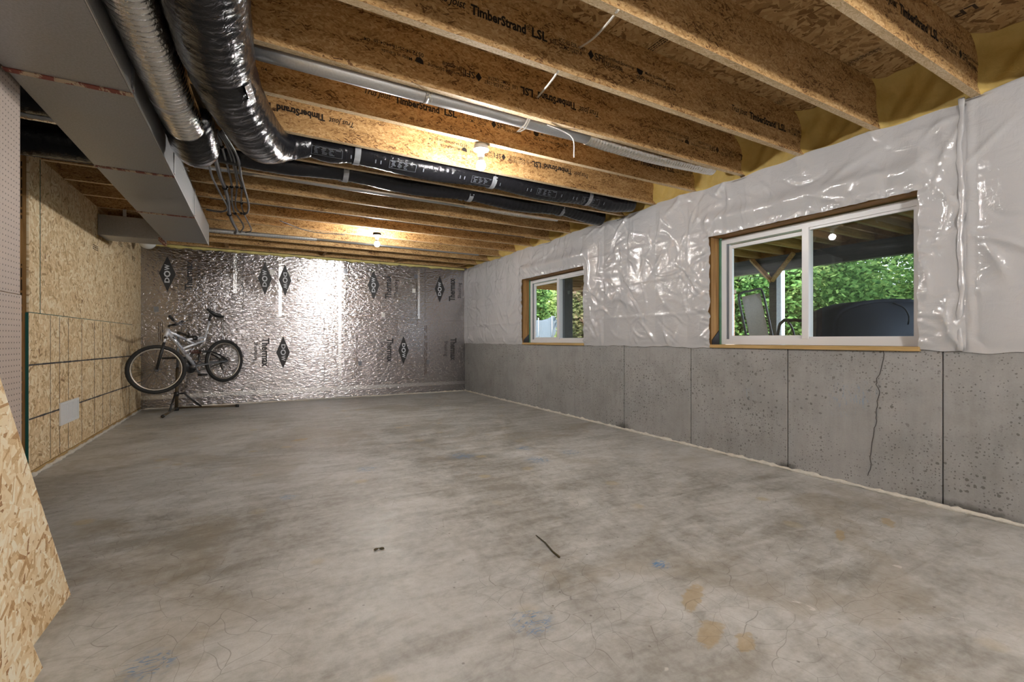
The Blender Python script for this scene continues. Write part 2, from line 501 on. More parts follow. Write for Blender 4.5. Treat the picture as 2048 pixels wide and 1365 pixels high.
n_.bsdf(Base_Color=n_.mix(f_, (.55, .43, .30), (.22, .05, .035)), Roughness=.6)
MAT['red_tape'] = n_.mat
MAT['cable'] = m_plain('grey_cable', (.075, .075, .082), .38)
MAT['cable_w'] = m_plain('white_cable', (.62, .58, .50), .5)
MAT['tie'] = m_plain('black_tie', (.008, .008, .008), .4)
MAT['zinc'] = m_plain('zinc_strap', (.55, .57, .60), .4, .4)
MAT['grille'] = m_plain('white_grille', (.78, .78, .78), .45)
MAT['dark'] = m_plain('dark_gap', (.015, .014, .013), .9)
MAT['white_plastic'] = m_plain('white_plastic', (.74, .73, .70), .4)
MAT['white_glass'] = m_plain('white_opal', (.80, .82, .84), .2)
R_BULB = .034
BULB_A = math.pi * 4 * math.pi * R_BULB ** 2
MAT['bulb'] = m_emit('lit_bulb', (1.0, .965, .925), BULB_W / BULB_A)
MAT['bulb_fill'] = m_emit('added_fill_bulb', (1.0, .965, .925), BULB_FILL_W / BULB_A)  # stronger glow for the added bulbs out of view
MAT['plaster'] = m_plain('grey_block_wall', (.42, .41, .39), .85, var=.15, vscale=3)
MAT['rubber'] = m_plain('tyre_rubber', (.018, .018, .018), .7, bump=.4, bscale=120)
MAT['alloy'] = m_plain('silver_frame_paint', (.78, .80, .86), .25, .5)
MAT['rim'] = m_plain('alloy_rim', (.50, .46, .40), .35, .9)
MAT['spoke'] = m_plain('spoke_steel', (.10, .095, .09), .35, .8)
MAT['bblack'] = m_plain('black_parts', (.015, .015, .016), .4)
MAT['bgrey'] = m_plain('grey_parts', (.20, .21, .23), .35, .6)
MAT['spring'] = m_plain('dark_red_spring', (.10, .03, .02), .4)
MAT['stand'] = m_plain('bronze_stand_paint', (.115, .085, .05), .4, .4)
MAT['deck_wood'] = m_wood('deck_timber', (.22, .115, .045), (.56, .33, .14), 'X')
MAT['beam_wood'] = m_wood('dark_beam_timber', (.07, .07, .075), (.15, .145, .14), 'Y')
MAT['post_white'] = m_plain('white_post_paint', (.24, .245, .27), .6)
MAT['sling'] = m_plain('grey_sling', (.62, .59, .57), .8, var=.25, vscale=80)
MAT['chair_frame'] = m_plain('dark_chair_frame', (.06, .065, .08), .4, .3)
MAT['cover'] = m_plain('dark_blue_cover', (.060, .070, .105), .75, var=.3, vscale=30)
MAT['net'] = m_plain('slate_netting', (.09, .11, .14), .9, var=.2)
MAT['grass'] = m_plain('lawn_grass', (.09, .12, .05), .9, var=.4, vscale=3)
MAT['leaf_a'] = m_leaf('leaves_green', (.03, .075, .025), (.12, .22, .065), (.38, .47, .16))
MAT['leaf_b'] = m_leaf('leaves_light', (.10, .17, .05), (.27, .36, .11), (.60, .62, .28))
MAT['leaf_c'] = m_leaf('leaves_pink_flower', (.10, .16, .05), (.30, .30, .14), (.60, .34, .30))
MAT['bark'] = m_plain('bark', (.06, .045, .03), .9, var=.4)
MAT['brick'] = m_brick()
MAT['twig'] = m_plain('twig_bark', (.07, .055, .025), .8)

# ---------------------------------------------------------------- mesh helpers
def bm_new():
    return bmesh.new()
def box(bm, x0, x1, y0, y1, z0, z1):
    vs = [bm.verts.new(p) for p in ((x0, y0, z0), (x1, y0, z0), (x1, y1, z0), (x0, y1, z0), (x0, y0, z1), (x1, y0, z1), (x1, y1, z1), (x0, y1, z1))]
    for f in ((0, 3, 2, 1), (4, 5, 6, 7), (0, 1, 5, 4), (1, 2, 6, 5), (2, 3, 7, 6), (3, 0, 4, 7)):
        bm.faces.new([vs[i] for i in f])
    return bm
def prism(bm, poly, d):
    """poly: list of 3-D points (planar), d: extrusion vector"""
    d = Vector(d)
    a = [bm.verts.new(p) for p in poly]
    b = [bm.verts.new(Vector(p) + d) for p in poly]
    n = len(a)
    bm.faces.new(list(reversed(a))); bm.faces.new(b)
    for i in range(n):
        bm.faces.new((a[i], a[(i + 1) % n], b[(i + 1) % n], b[i]))
    bmesh.ops.recalc_face_normals(bm, faces=bm.faces)
    return bm
def frames(pts, closed=False):
    pts = [Vector(p) for p in pts]
    n = len(pts)
    T = []
    for i in range(n):
        if closed:
            t = pts[(i + 1) % n] - pts[i - 1]
        else:
            t = pts[min(i + 1, n - 1)] - pts[max(i - 1, 0)]
        T.append(t.normalized())
    ref = Vector((0, 0, 1)) if abs(T[0].z) < .9 else Vector((1, 0, 0))
    N = (ref - T[0] * ref.dot(T[0])).normalized()
    out = []
    for i in range(n):
        N = (N - T[i] * N.dot(T[i])).normalized()
        out.append((pts[i], T[i], N, T[i].cross(N)))
    return out
def tube(bm, pts, r, n=10, closed=False, cap=True, jit=None, flat=1.0):
    fr = frames(pts, closed)
    rings = []
    for i, (p, t, N, B) in enumerate(fr):
        rr = r(i) if callable(r) else (r[i] if isinstance(r, (list, tuple)) else r)
        ring = []
        for k in range(n):
            a = 2 * math.pi * k / n
            q = rr if jit is None else rr * jit(i, k)
            ring.append(bm.verts.new(p + N * (math.cos(a) * q * flat) + B * (math.sin(a) * q)))
        rings.append(ring)
    m = len(rings)
    for i in range(m if closed else m - 1):
        A, Bq = rings[i], rings[(i + 1) % m]
        for k in range(n):
            bm.faces.new((A[k], A[(k + 1) % n], Bq[(k + 1) % n], Bq[k]))
    if cap and not closed:
        bm.faces.new(list(reversed(rings[0]))); bm.faces.new(rings[-1])
    return bm
def spline(ctrl, step=.05):
    """Catmull-Rom through control points, resampled"""
    c = [Vector(p) for p in ctrl]
    c = [c[0] * 2 - c[1]] + c + [c[-1] * 2 - c[-2]]
    out = []
    for i in range(1, len(c) - 2):
        p0, p1, p2, p3 = c[i - 1:i + 3]
        k = max(2, int((p2 - p1).length / step))
        for j in range(k):
            t = j / k
            out.append(.5 * ((2 * p1) + (p2 - p0) * t + (2 * p0 - 5 * p1 + 4 * p2 - p3) * t * t + (3 * p1 - p0 - 3 * p2 + p3) * t ** 3))
    out.append(c[-2].copy())
    return out
def lathe(bm, prof, centre, axis=Vector((0, 0, 1)), n=24):
    axis = Vector(axis).normalized()
    ref = Vector((1, 0, 0)) if abs(axis.x) < .9 else Vector((0, 1, 0))
    U = (ref - axis * ref.dot(axis)).normalized(); V = axis.cross(U)
    c = Vector(centre)
    rings = []
    for r, h in prof:
        rings.append([bm.verts.new(c + axis * h + U * (math.cos(2 * math.pi * k / n) * max(r, 1e-4)) + V * (math.sin(2 * math.pi * k / n) * max(r, 1e-4))) for k in range(n)])
    for a, b in zip(rings, rings[1:]):
        for k in range(n):
            bm.faces.new((a[k], a[(k + 1) % n], b[(k + 1) % n], b[k]))
    bm.faces.new(list(reversed(rings[0]))); bm.faces.new(rings[-1])
    bmesh.ops.recalc_face_normals(bm, faces=bm.faces)
    return bm
def link(name, me, mat, parent=None, smooth=False):
    me.name = name
    if mat is not None and not me.materials:
        for m in (mat if isinstance(mat, (list, tuple)) else [mat]):
            me.materials.append(MAT[m] if isinstance(m, str) else m)
    if smooth:
        me.polygons.foreach_set('use_smooth', [True] * len(me.polygons))
    o = bpy.data.objects.new(name, me)
    COL.objects.link(o)
    if parent is not None:
        o.parent = parent
        if parent.type == 'EMPTY':
            o.matrix_parent_inverse = Matrix.Translation(parent.location).inverted()
    return o
def mk(name, bm, mat, parent=None, smooth=False, bevel=0.0):
    if bevel:
        bmesh.ops.bevel(bm, geom=[e for e in bm.edges], offset=bevel, segments=1, affect='EDGES', clamp_overlap=True)
    me = bpy.data.meshes.new(name)
    bm.to_mesh(me)
    bm.free()
    return link(name, me, mat, parent, smooth)
def bx(name, mat, parent, *b, bevel=0.0):
    return mk(name, box(bm_new(), *b), mat, parent, bevel=bevel)
def thing(name, label, cat, loc=(0, 0, 0), group=None):
    o = bpy.data.objects.new(name, None)
    o.empty_display_size = .1
    o.location = loc
    COL.objects.link(o)
    return tag(o, label, cat, group)
def tag(o, label, cat, group=None):
    o['label'] = label; o['category'] = cat
    if group:
        o['group'] = group
    return o
def struct(o, label=None, cat=None):
    o['kind'] = 'structure'
    if label:
        o['label'] = label
    if cat:
        o['category'] = cat
    return o
def stuff(o):
    o['kind'] = 'stuff'; return o

_tc = {}
def text_verts(s, bold=0.0, shear=0.0):
    key = (s, bold, shear)
    if key in _tc:
        return _tc[key]
    cu = bpy.data.curves.new('t', 'FONT')
    cu.body = s
    cu.resolution_u = 2
    cu.offset = bold
    cu.shear = shear
    ob = bpy.data.objects.new('t', cu)
    COL.objects.link(ob)
    dg = bpy.context.evaluated_depsgraph_get()
    me = bpy.data.meshes.new_from_object(ob.evaluated_get(dg))
    co = np.empty(len(me.vertices) * 3); me.vertices.foreach_get('co', co)
    co = co.reshape(-1, 3)[:, :2].copy()
    fs = [tuple(p.vertices) for p in me.polygons]
    lo, hi = co.min(0), co.max(0)
    bpy.data.objects.remove(ob); bpy.data.curves.remove(cu); bpy.data.meshes.remove(me)
    _tc[key] = (co, fs, lo, hi)
    return _tc[key]
class Print:
    """flat print collected into one mesh on the plane org + x*ux + y*uy"""
    def __init__(s, org, ux, uy, lift=.0012):
        s.o, s.ux, s.uy = Vector(org), Vector(ux), Vector(uy)
        s.n = s.ux.cross(s.uy).normalized() * lift
        s.v, s.f = [], []
    def pt(s, x, y, k=1.0):
        return s.o + s.ux * x + s.uy * y + s.n * k
    def text(s, t, x, y, w, h, bold=0.0, shear=0.0, k=1.0):
        """fit text into the box x..x+w, y..y+h"""
        co, fs, lo, hi = text_verts(t, bold, shear)
        b = len(s.v)
        sx, sy = w / (hi[0] - lo[0]), h / (hi[1] - lo[1])
        for c in co:
            s.v.append(s.pt(x + (c[0] - lo[0]) * sx, y + (c[1] - lo[1]) * sy, k))
        s.f += [tuple(i + b for i in f) for f in fs]
    def poly(s, pts, k=1.0):
        b = len(s.v)
        s.v += [s.pt(x, y, k) for x, y in pts]
        s.f.append(tuple(range(b, b + len(pts))))
    def smudge(s, x, y, w, h, rows=3):
        """rows of illegible small print"""
        r_ = random.Random(int(abs(x * 977 + y * 131 + w * 7919) * 1000))
        for i in range(rows):
            q, yy = x, y + h * i / rows
            while q < x + w:
                e = min(x + w, q + r_.uniform(.05, .2) * w)
                s.rect(q, yy, e, yy + h / rows * r_.uniform(.35, .6)); q = e + .04 * w
    def rect(s, x0, y0, x1, y1, k=1.0):
        s.poly([(x0, y0), (x1, y0), (x1, y1), (x0, y1)], k)
    def done(s, name, mat, parent):
        me = bpy.data.meshes.new(name)
        me.from_pydata([tuple(p) for p in s.v], [], s.f)
        return link(name, me, mat, parent)

# ================================================================= SHELL
XR, XL, YB, ZJ, ZT = 3.63, -1.46, 8.45, 2.42, 2.722
XFAR, YFRONT = -4.2, -3.6
JS = .488
JY = [.995 + JS * k for k in range(-9, 16)]      # near face of each joist
JT = .041

floor = struct(bx('floor', 'floor', None, XFAR - .2, XR + .25, YFRONT - .2, YB + .3, -.15, 0), 'worn grey concrete slab floor with stains and blue chalk marks', 'floor')

# ceiling: subfloor sheets, joists, blocking, foam
ceiling = struct(bx('ceiling', 'osb_deck', None, XFAR - .2, XR + .25, YFRONT - .2, YB + .3, ZT + .019, ZT + .06), 'open timber ceiling of strand joists under oriented strand board', 'ceiling')
xs = [XFAR - .2 + 1.22 * i for i in range(8)]
for i, x0 in enumerate(xs[:-1]):
    y = YFRONT - .2 - (1.22 if i % 2 else 0) + .4
    while y < YB + .25:
        bx('subfloor_panel', 'osb_deck', ceiling, x0 + .002, min(x0 + 1.218, XR + .2), max(y + .002, YFRONT - .2), min(y + 2.438, YB + .3), ZT, ZT + .0185)
        y += 2.44
joists = []
for y in JY:
    bm = box(bm_new(), XFAR, XR + .05, y, y + JT, ZJ, ZT)
    for f in bm.faces:
        f.normal_update()
        f.material_index = 1 if f.normal.z < -.5 else 0
    j = mk('joist', bm, ['lsl', 'lsl_edge'], ceiling)
    joists.append(j)
def J(k):
    return joists[k + 9], JY[k + 9]

def stamp(k, x0, up=True, ink='ink', dz=0.0, cut=None):
    """manufacturer's stamp on the near face of joist k; x0 = left end in view"""
    jo, y = J(k)
    zc = 2.562 + dz
    if up:
        P = Print((x0, y, zc), (1, 0, 0), (0, 0, 1))
    else:
        P = Print((x0 + 1.56, y, zc), (-1, 0, 0), (0, 0, -1))
    P.text('Trus Joist', 0, -.024, .165, .052, .012, .35)
    P.text('TimberStrand', .19, -.024, .30, .050, .036)
    P.text('\u00ae', .492, .004, .026, .024, .005)
    P.text('LSL', .525, -.024, .092, .050, .036)
    P.text('1.5E', .635, -.016, .04, .022, .006)
    P.text('ICC-ES ESR-1387', .69, .004, .17, .022, .006)
    P.text('CCMC 12627-R', .69, -.026, .15, .022, .006)
    P.poly([(.88, 0), (.90, .027), (.92, 0), (.90, -.027)])
    P.text('SFI', .925, -.020, .062, .040, .008)
    P.rect(.993, -.026, .997, .026)
    P.text('Certified Sourcing', 1.005, .004, .205, .024, .006)
    P.text('SFI-00008', 1.005, -.028, .12, .022, .006)
    P.poly([(1.235, .026), (1.285, .020), (1.275, -.004), (1.255, -.010), (1.238, .004)])
    P.text('Made in Canada', 1.30, .006, .165, .018, .006)
    P.text('0572', 1.235, -.036, .062, .024, .014)
    P.text('04-25-18-H 04:30', 1.305, -.034, .20, .018, .004)
    P.text('04', 1.525, -.028, .03, .018, .004)
    return P.done('printed_lettering', ink, jo)
stamp(2, .686); stamp(2, 2.807 - .03)
stamp(3, .504 - .02, False); stamp(3, 2.62, False, 'ink_f')
stamp(4, .62 - .03, True); stamp(4, 2.72, True, 'ink_f'); stamp(4, -1.5, True)
stamp(5, -.95, False); stamp(5, 1.17, False)
stamp(0, 2.55 - .12, True); stamp(0, .3, True)
stamp(-1, 1.2, True)
stamp(6, .4, True, 'ink_f'); stamp(7, 1.1, False, 'ink_f'); stamp(8, .2, True, 'ink_f')
stamp(9, .9, False, 'ink_f'); stamp(10, .1, True, 'ink_f')
# subfloor stamps (undersides, read from below)
for (u, v, w, h, t, rot) in ((1318, 88, .13, .05, 'PS 2', 0), (1730, 112, .16, .04, 'TG 23/32', 0), (1930, 22, .09, .06, 'LP', 0), (1556, 205, .10, .04, 'APA', 0)):
    p = onZ(u, v, ZT)
    P = Print((p.x, p.y, ZT), (0, 1, 0), (1, 0, 0), .0015)
    if t == 'LP':
        P.text(t, -w / 2, -h / 2, w, h, .02)
    else:
        P.smudge(-w / 2, -h / 2, w, h)
    for x0, y0, x1, y1 in ((-w * .6, -h * .8, w * .6, -h * .76), (-w * .6, h * .76, w * .6, h * .8)):
        P.rect(x0, y0, x1, y1)
    P.done('printed_lettering', 'ink_f', ceiling)

# blocking by the back wall, over the OSB wall
for u in (455, 645, 790, 915):
    x = onY(u, 500, 8.35).x
    bx('blocking', 'lsl_y', ceiling, x - .02, x + .02, JY[-2] + JT, JY[-1], ZJ + .005, ZT)
for k in range(6, 15):
    y = J(k)[1]
    if y > 4.6:
        bx('blocking', 'lsl_y', ceiling, XL - .06, XL - .02, y + JT, y + JS, ZJ + .01, ZT)

# yellow spray foam filling each joist bay along the window wall
def foam_bay(y0, y1, seed):
    ny, nz = 22, 16
    r = np.random.default_rng(seed)
    ph = r.uniform(0, 6.28, 12)
    bm = bm_new()
    g = []
    for i in range(ny + 1):
        row = []
        y = y0 + (y1 - y0) * i / ny
        for k in range(nz + 1):
            z = ZJ - .03 + (ZT - ZJ + .03) * k / nz
            dy = min(y - y0, y1 - y); dz = ZT - z
            off = .075 * math.exp(-dy / .03) + .085 * math.exp(-dz / .035)
            off += .012 * math.sin(y * 21 + ph[0]) * math.sin(z * 19 + ph[1]) + .008 * math.sin(y * 47 + ph[2] + z * 31)
            off += .03 * max(0, math.sin((y - y0) * 9 + ph[3])) * .6
            row.append(bm.verts.new((XR + .035 - off * min(1, max(0, (z - ZJ + .02) / .05)), y, z)))
        g.append(row)
    for i in range(ny):
        for k in range(nz):
            bm.faces.new((g[i][k], g[i][k + 1], g[i + 1][k + 1], g[i + 1][k]))
    bmesh.ops.recalc_face_normals(bm, faces=bm.faces)
    return mk('foam_fill', bm, 'foam', ceiling, True)
for k in range(-2, 15):
    y = J(k)[1]
    foam_bay(y + JT, y + JS, k + 50)

# ---- right wall: concrete stem wall of formed panels, framed wall above
W1 = (4.64, 6.165, .972, 1.95)
W2 = (1.275, 2.784, .972, 1.95)
wall_right = struct(bx('wall_right', 'conc', None, XR + .02, XR + .25, YFRONT - .2, YB + .3, -.1, .94), 'grey poured concrete stem wall under the white plastic', 'wall')
CT = .955
edges = [YFRONT, -2.49, -1.576, -.662, .252, 1.166, 2.095, 3.01, 3.925, 4.84, 5.74, 6.66, 7.57, YB + .02]
for a, b in zip(edges, edges[1:]):
    off = rng.uniform(0, .006)
    bx('concrete_panel', 'conc', wall_right, XR + off, XR + .02, a + .0035, b - .0035, 0, CT, bevel=.003)
# crack in the panel under the big window
pts = [onX(u, v, XR) for u, v in ((1767, 700), (1765, 735), (1752, 765), (1758, 785), (1753, 820), (1752, 842), (1748, 862), (1741, 908), (1742, 935), (1735, 958))]
pts2 = []
for a, b in zip(pts, pts[1:]):
    for t in range(4):
        q = a.lerp(b, t / 4); q.y += rng.uniform(-.006, .006); pts2.append(q)
bm = bm_new()
for a, b in zip(pts2, pts2[1:]):
    w = .0022
    vs = [bm.verts.new((XR - .0012, p.y + s, p.z)) for p, s in ((a, -w), (a, w), (b, w), (b, -w))]
    bm.faces.new(vs)
mk('crack', bm, 'line', wall_right)
# framed wall behind the plastic
segs = [(YFRONT - .2, W2[0] - .04, CT, ZJ), (W2[1] + .04, W1[0] - .04, CT, ZJ), (W1[1] + .04, YB + .3, CT, ZJ)]
for W in (W1, W2):
    segs.append((W[0] - .04, W[1] + .04, W[3] + .04, ZJ))
for a, b, c, d in segs:
    bx('framing', 'lsl_y', wall_right, XR + .035, XR + .20, a, b, c, d)
bx('rim_board', 'lsl_y', wall_right, XR + .055, XR + .20, YFRONT - .2, YB + .3, ZJ, ZT + .06)
bx('sheathing', 'osb_wall', wall_right, XR + .20, XR + .215, YFRONT - .2, W2[0] - .04, CT, ZT)
bx('sheathing', 'osb_wall', wall_right, XR + .20, XR + .215, W2[1] + .04, W1[0] - .04, CT, ZT)
bx('sheathing', 'osb_wall', wall_right, XR + .20, XR + .215, W1[1] + .04, YB + .3, CT, ZT)

# ---- plastic sheeting
def plastic(name, label, ya, yb, seed, holes, top, xoff, ncrease):
    r = np.random.default_rng(seed)
    def axis(a, b, step, extra):
        base = np.linspace(a, b, int((b - a) / step) + 1)
        keep = [x for x in base if all(abs(x - e) > step * .4 for e in extra)]
        return np.array(sorted(set(keep) | {e for e in extra if a <= e <= b}))
    ex_y = [h for H in holes for h in H[:2]]
    ex_z = [h for H in holes for h in H[2:]]
    ys = axis(ya, yb, .0125, ex_y)
    zs = axis(.945, top, .0125, ex_z)
    Y, Z = np.meshgrid(ys, zs, indexing='ij')
    D = np.zeros_like(Y)
    st = (Y - .2) / .406
    D += .016 * np.sin(np.pi * (st - np.floor(st))) ** .6 * np.clip((top - Z) / .12, 0, 1) * np.clip((Z - .95) / .1, 0, 1)
    D += .004 * np.sin(Y * 5.1 + Z * 3) * np.sin(Z * 7 + Y * 1.7)
    for zf, am in ((1.28, .006), (1.65, .006), (2.02, .005)):
        D += am * np.exp(-np.abs(Z - zf - .012 * np.sin(Y * 1.3)) / .012)
    yv = np.arange(ya, yb, .92)
    for q in yv:
        D += .003 * np.exp(-np.abs(Y - q) / .008)
    # random folds
    for _ in range(ncrease):
        cy, cz = r.uniform(ya, yb), r.uniform(.95, top)
        ang = r.normal(.9, .8) if r.random() < .6 else r.uniform(0, np.pi)
        L = r.uniform(.08, .32); w = r.uniform(.008, .028); am = r.uniform(.004, .017) * (1 if r.random() < .8 else -1)
        cv = r.normal(0, 1.5)
        iy = np.where((ys > cy - L * 1.2) & (ys < cy + L * 1.2))[0]
        iz = np.where((zs > cz - L * 1.2) & (zs < cz + L * 1.2))[0]
        if len(iy) == 0 or len(iz) == 0:
            continue
        sl = np.ix_(iy, iz)
        dy, dz = Y[sl] - cy, Z[sl] - cz
        a = dy * np.cos(ang) + dz * np.sin(ang)
        b = -dy * np.sin(ang) + dz * np.cos(ang) - cv * a * a
        D[sl] += am * np.exp(-(b / w) ** 2) * np.clip(1 - (a / L) ** 2, 0, 1) ** 2
    # puckers around the stapled window edges
    for H in holes:
        for _ in range(150):
            side = r.integers(0, 4)
            ang = 0
            if side == 0: cy, cz = H[0] - .03, r.uniform(H[2], H[3]); ang = r.normal(0, .5)
            elif side == 1: cy, cz = H[1] + .03, r.uniform(H[2], H[3]); ang = r.normal(0, .5)
            else: cy, cz = r.uniform(H[0], H[1]), H[3] + .02; ang = np.pi / 2 + r.normal(0, .6)
            L = r.uniform(.04, .16); w = r.uniform(.005, .012); am = r.uniform(.003, .009)
            iy = np.where((ys > cy - L) & (ys < cy + L))[0]; iz = np.where((zs > cz - L) & (zs < cz + L))[0]
            if len(iy) == 0 or len(iz) == 0:
                continue
            sl = np.ix_(iy, iz)
            dy, dz = Y[sl] - cy, Z[sl] - cz
            a = dy * np.cos(ang) + dz * np.sin(ang); b = -dy * np.sin(ang) + dz * np.cos(ang)
            D[sl] += am * np.exp(-(b / w) ** 2) * np.clip(1 - (a / L) ** 2, 0, 1) ** 2
    # loose bulge above the big window, sagging tube above it
    for H in holes:
        inside = np.clip(np.minimum(Y - H[0] + .1, H[1] - Y + .1) / .1, 0, 1)
        D += .046 * inside * np.exp(-((Z - (H[3] + .14)) / .07) ** 2)
    # hem
    D *= np.clip((Z - .945) / .05, .25, 1)
    edge = .006 * np.sin(Y * 9.0 + seed) + .004 * np.sin(Y * 31)
    Zs = Z + np.where(Z < .96, edge, 0) + np.where(Z > top - .02, .010 * np.sin(Y * 4.3) + .006 * np.sin(Y * 17), 0)
    for H in holes:
        jy = .004 * np.sin(Z * 40)
        near = (np.abs(Y - H[0]) < .003) | (np.abs(Y - H[1]) < .003)
        Y = np.where(near & (Z > H[2] - .01) & (Z < H[3] + .01), Y + jy, Y)
    X = XR - .006 - xoff - np.maximum(D, -.004)
    ny, nz = Y.shape
    co = np.stack([X, Y, Zs], -1).reshape(-1, 3)
    idx = np.arange(ny * nz).reshape(ny, nz)
    q = np.stack([idx[:-1, :-1], idx[:-1, 1:], idx[1:, 1:], idx[1:, :-1]], -1)
    cyc, czc = (ys[:-1] + ys[1:]) / 2, (zs[:-1] + zs[1:]) / 2
    ok = np.ones((ny - 1, nz - 1), bool)
    for H in holes:
        ok &= ~(((cyc > H[0]) & (cyc < H[1]))[:, None] & ((czc > H[2] - .04) & (czc < H[3]))[None, :])
    q = q[ok].reshape(-1, 4)
    me = bpy.data.meshes.new(name)
    me.from_pydata(co.tolist(), [], q.tolist())
    o = link(name, me, 'poly', None, True)
    tag(o, label, 'plastic sheet')
    return o
holes = [(W[0], W[1], W[2] - .01, W[3]) for W in (W1, W2)]
plastic('plastic_sheet', 'long wrinkled white plastic sheet stapled around both windows', 1.055, YB - .005, 3, holes, 2.415, 0, 520)
plastic('plastic_sheet', 'smoother white plastic sheet at the right edge, beyond the folded seam', -2.6, 1.075, 8, [], 2.44, -.004, 170)
# folded lap between the sheets
bm = bm_new()
pp = [Vector((XR - .022 + .003 * math.sin(i * 1.7) + rng.uniform(-.002, .002), 1.078 + .005 * math.sin(i * .45) + rng.uniform(-.002, .002), .95 + (2.43 - .95) * i / 40)) for i in range(41)]
tube(bm, pp, lambda i: .013 + .003 * math.sin(i * 1.3), 8, flat=.6)
tag(mk('plastic_lap', bm, 'poly', None, True), 'narrow folded lap of white plastic between the two sheets', 'plastic fold')

# ---- windows
def window(name, W, label):
    y0, y1, z0, z1 = W
    w = thing(name, label, 'window', (XR + .12, (y0 + y1) / 2, z0))
    w['kind'] = 'structure'
    bx('jamb', 'rough_wood', w, XR, XR + .20, y1, y1 + .038, CT, z1 + .04)
    bx('jamb', 'rough_wood', w, XR, XR + .20, y0 - .038, y0, CT, z1 + .04)
    bx('header', 'rough_wood_y', w, XR, XR + .20, y0, y1, z1, z1 + .038)
    bx('sill_board', 'sill_wood', w, XR - .018, XR + .20, y0 - .005, y1 + .004, CT - .012, z0, bevel=.003)
    bx('sealing_strip', 'greentape', w, XR + .105, XR + .135, y1 - .014, y1 - .001, z0, z1)
    prism(bm_ := bm_new(), [(XR + .004, y1 - .004, z0), (XR + .10, y1 - .004, z0), (XR + .10, y1 - .004, z0 + .13), (XR + .004, y1 - .004, z0 + .04)], (0, -.006, 0))
    mk('flashing', bm_, 'membrane', w)
    fx0, fx1 = XR + .125, XR + .20
    a, b, c, d = y0 + .012, y1 - .012, z0 + .002, z1 - .012
    t = .048
    fr = mk('frame', box(box(box(box(bm_new(), fx0, fx1, a, b, c, c + t), fx0, fx1, a, b, d - t, d), fx0, fx1, a, a + t, c + t, d - t), fx0, fx1, b - t, b, c + t, d - t), 'vinyl', w)
    bx('track', 'bgrey', fr, fx0 + .012, fx0 + .03, b - t - .012, b - t + .001, c + t, d - t)
    ym = (y0 + y1) / 2
    bx('meeting_stile', 'vinyl', w, fx0 - .002, fx1 - .01, ym - .026, ym + .026, c + t - .001, d - t + .001, bevel=.003)
    # sliding sash (far half), set back
    s0, s1, sc, sd = ym + .026, b - t - .012, c + t, d - t - .014
    sx0, sx1 = fx0 + .028, fx0 + .056
    q = .030
    sash = mk('sash', box(box(box(box(bm_new(), sx0, sx1, s0, s1, sc, sc + q), sx0, sx1, s0, s1, sd - q, sd), sx0, sx1, s1 - q, s1, sc + q, sd - q), sx0, sx1, s0, s0 + .012, sc + q, sd - q), 'vinyl', w)
    bx('pane', 'glass', sash, sx0 + .012, sx0 + .016, s0 + .012, s1 - q, sc + q, sd - q)
    # fixed light (near half)
    s0, s1, sc, sd = a + t, ym - .026, c + t, d - t
    q = .018
    sx0, sx1 = fx0 + .010, fx0 + .036
    sash = mk('sash', box(box(box(bm_new(), sx0, sx1, s0, s1, sc, sc + q), sx0, sx1, s0, s1, sd - q, sd), sx0, sx1, s0, s0 + q, sc + q, sd - q), 'vinyl', w)
    bx('pane', 'glass', sash, sx0 + .012, sx0 + .016, s0 + q, s1, sc + q, sd - q)
    bx('insect_screen', 'screen', w, fx1 - .006, fx1 - .005, a + t, ym - .02, c + t, d - t)
    return w
window('window_1', W1, 'small-looking far sliding window with white vinyl frame')
window('window_2', W2, 'large nearer sliding window with white frame and reflected bulb')

# ---- back wall with foil-faced boards
wall_back = struct(bx('wall_back', 'plaster', None, XFAR - .2, XR + .3, YB + .03, YB + .3, -.1, ZT), 'back wall covered in foil-faced insulation boards', 'wall')
seamz = 1.385
ux = [XL - .05, -.18, 1.38, 2.81, XR + .02]
lx = [XL - .05, -.45, 1.02, 2.28, XR + .02]
for X, z0, z1 in ((ux, seamz + .002, ZJ - .02), (lx, .01, seamz - .002)):
    for a, b in zip(X, X[1:]):
        bx('foil_board', 'foil', wall_back, a + .002, b - .002, YB + rng.uniform(0, .004), YB + .03, z0, z1)
bx('foil_board', 'foil', wall_back, XFAR, XL - .06, YB, YB + .03, .01, ZJ - .02)
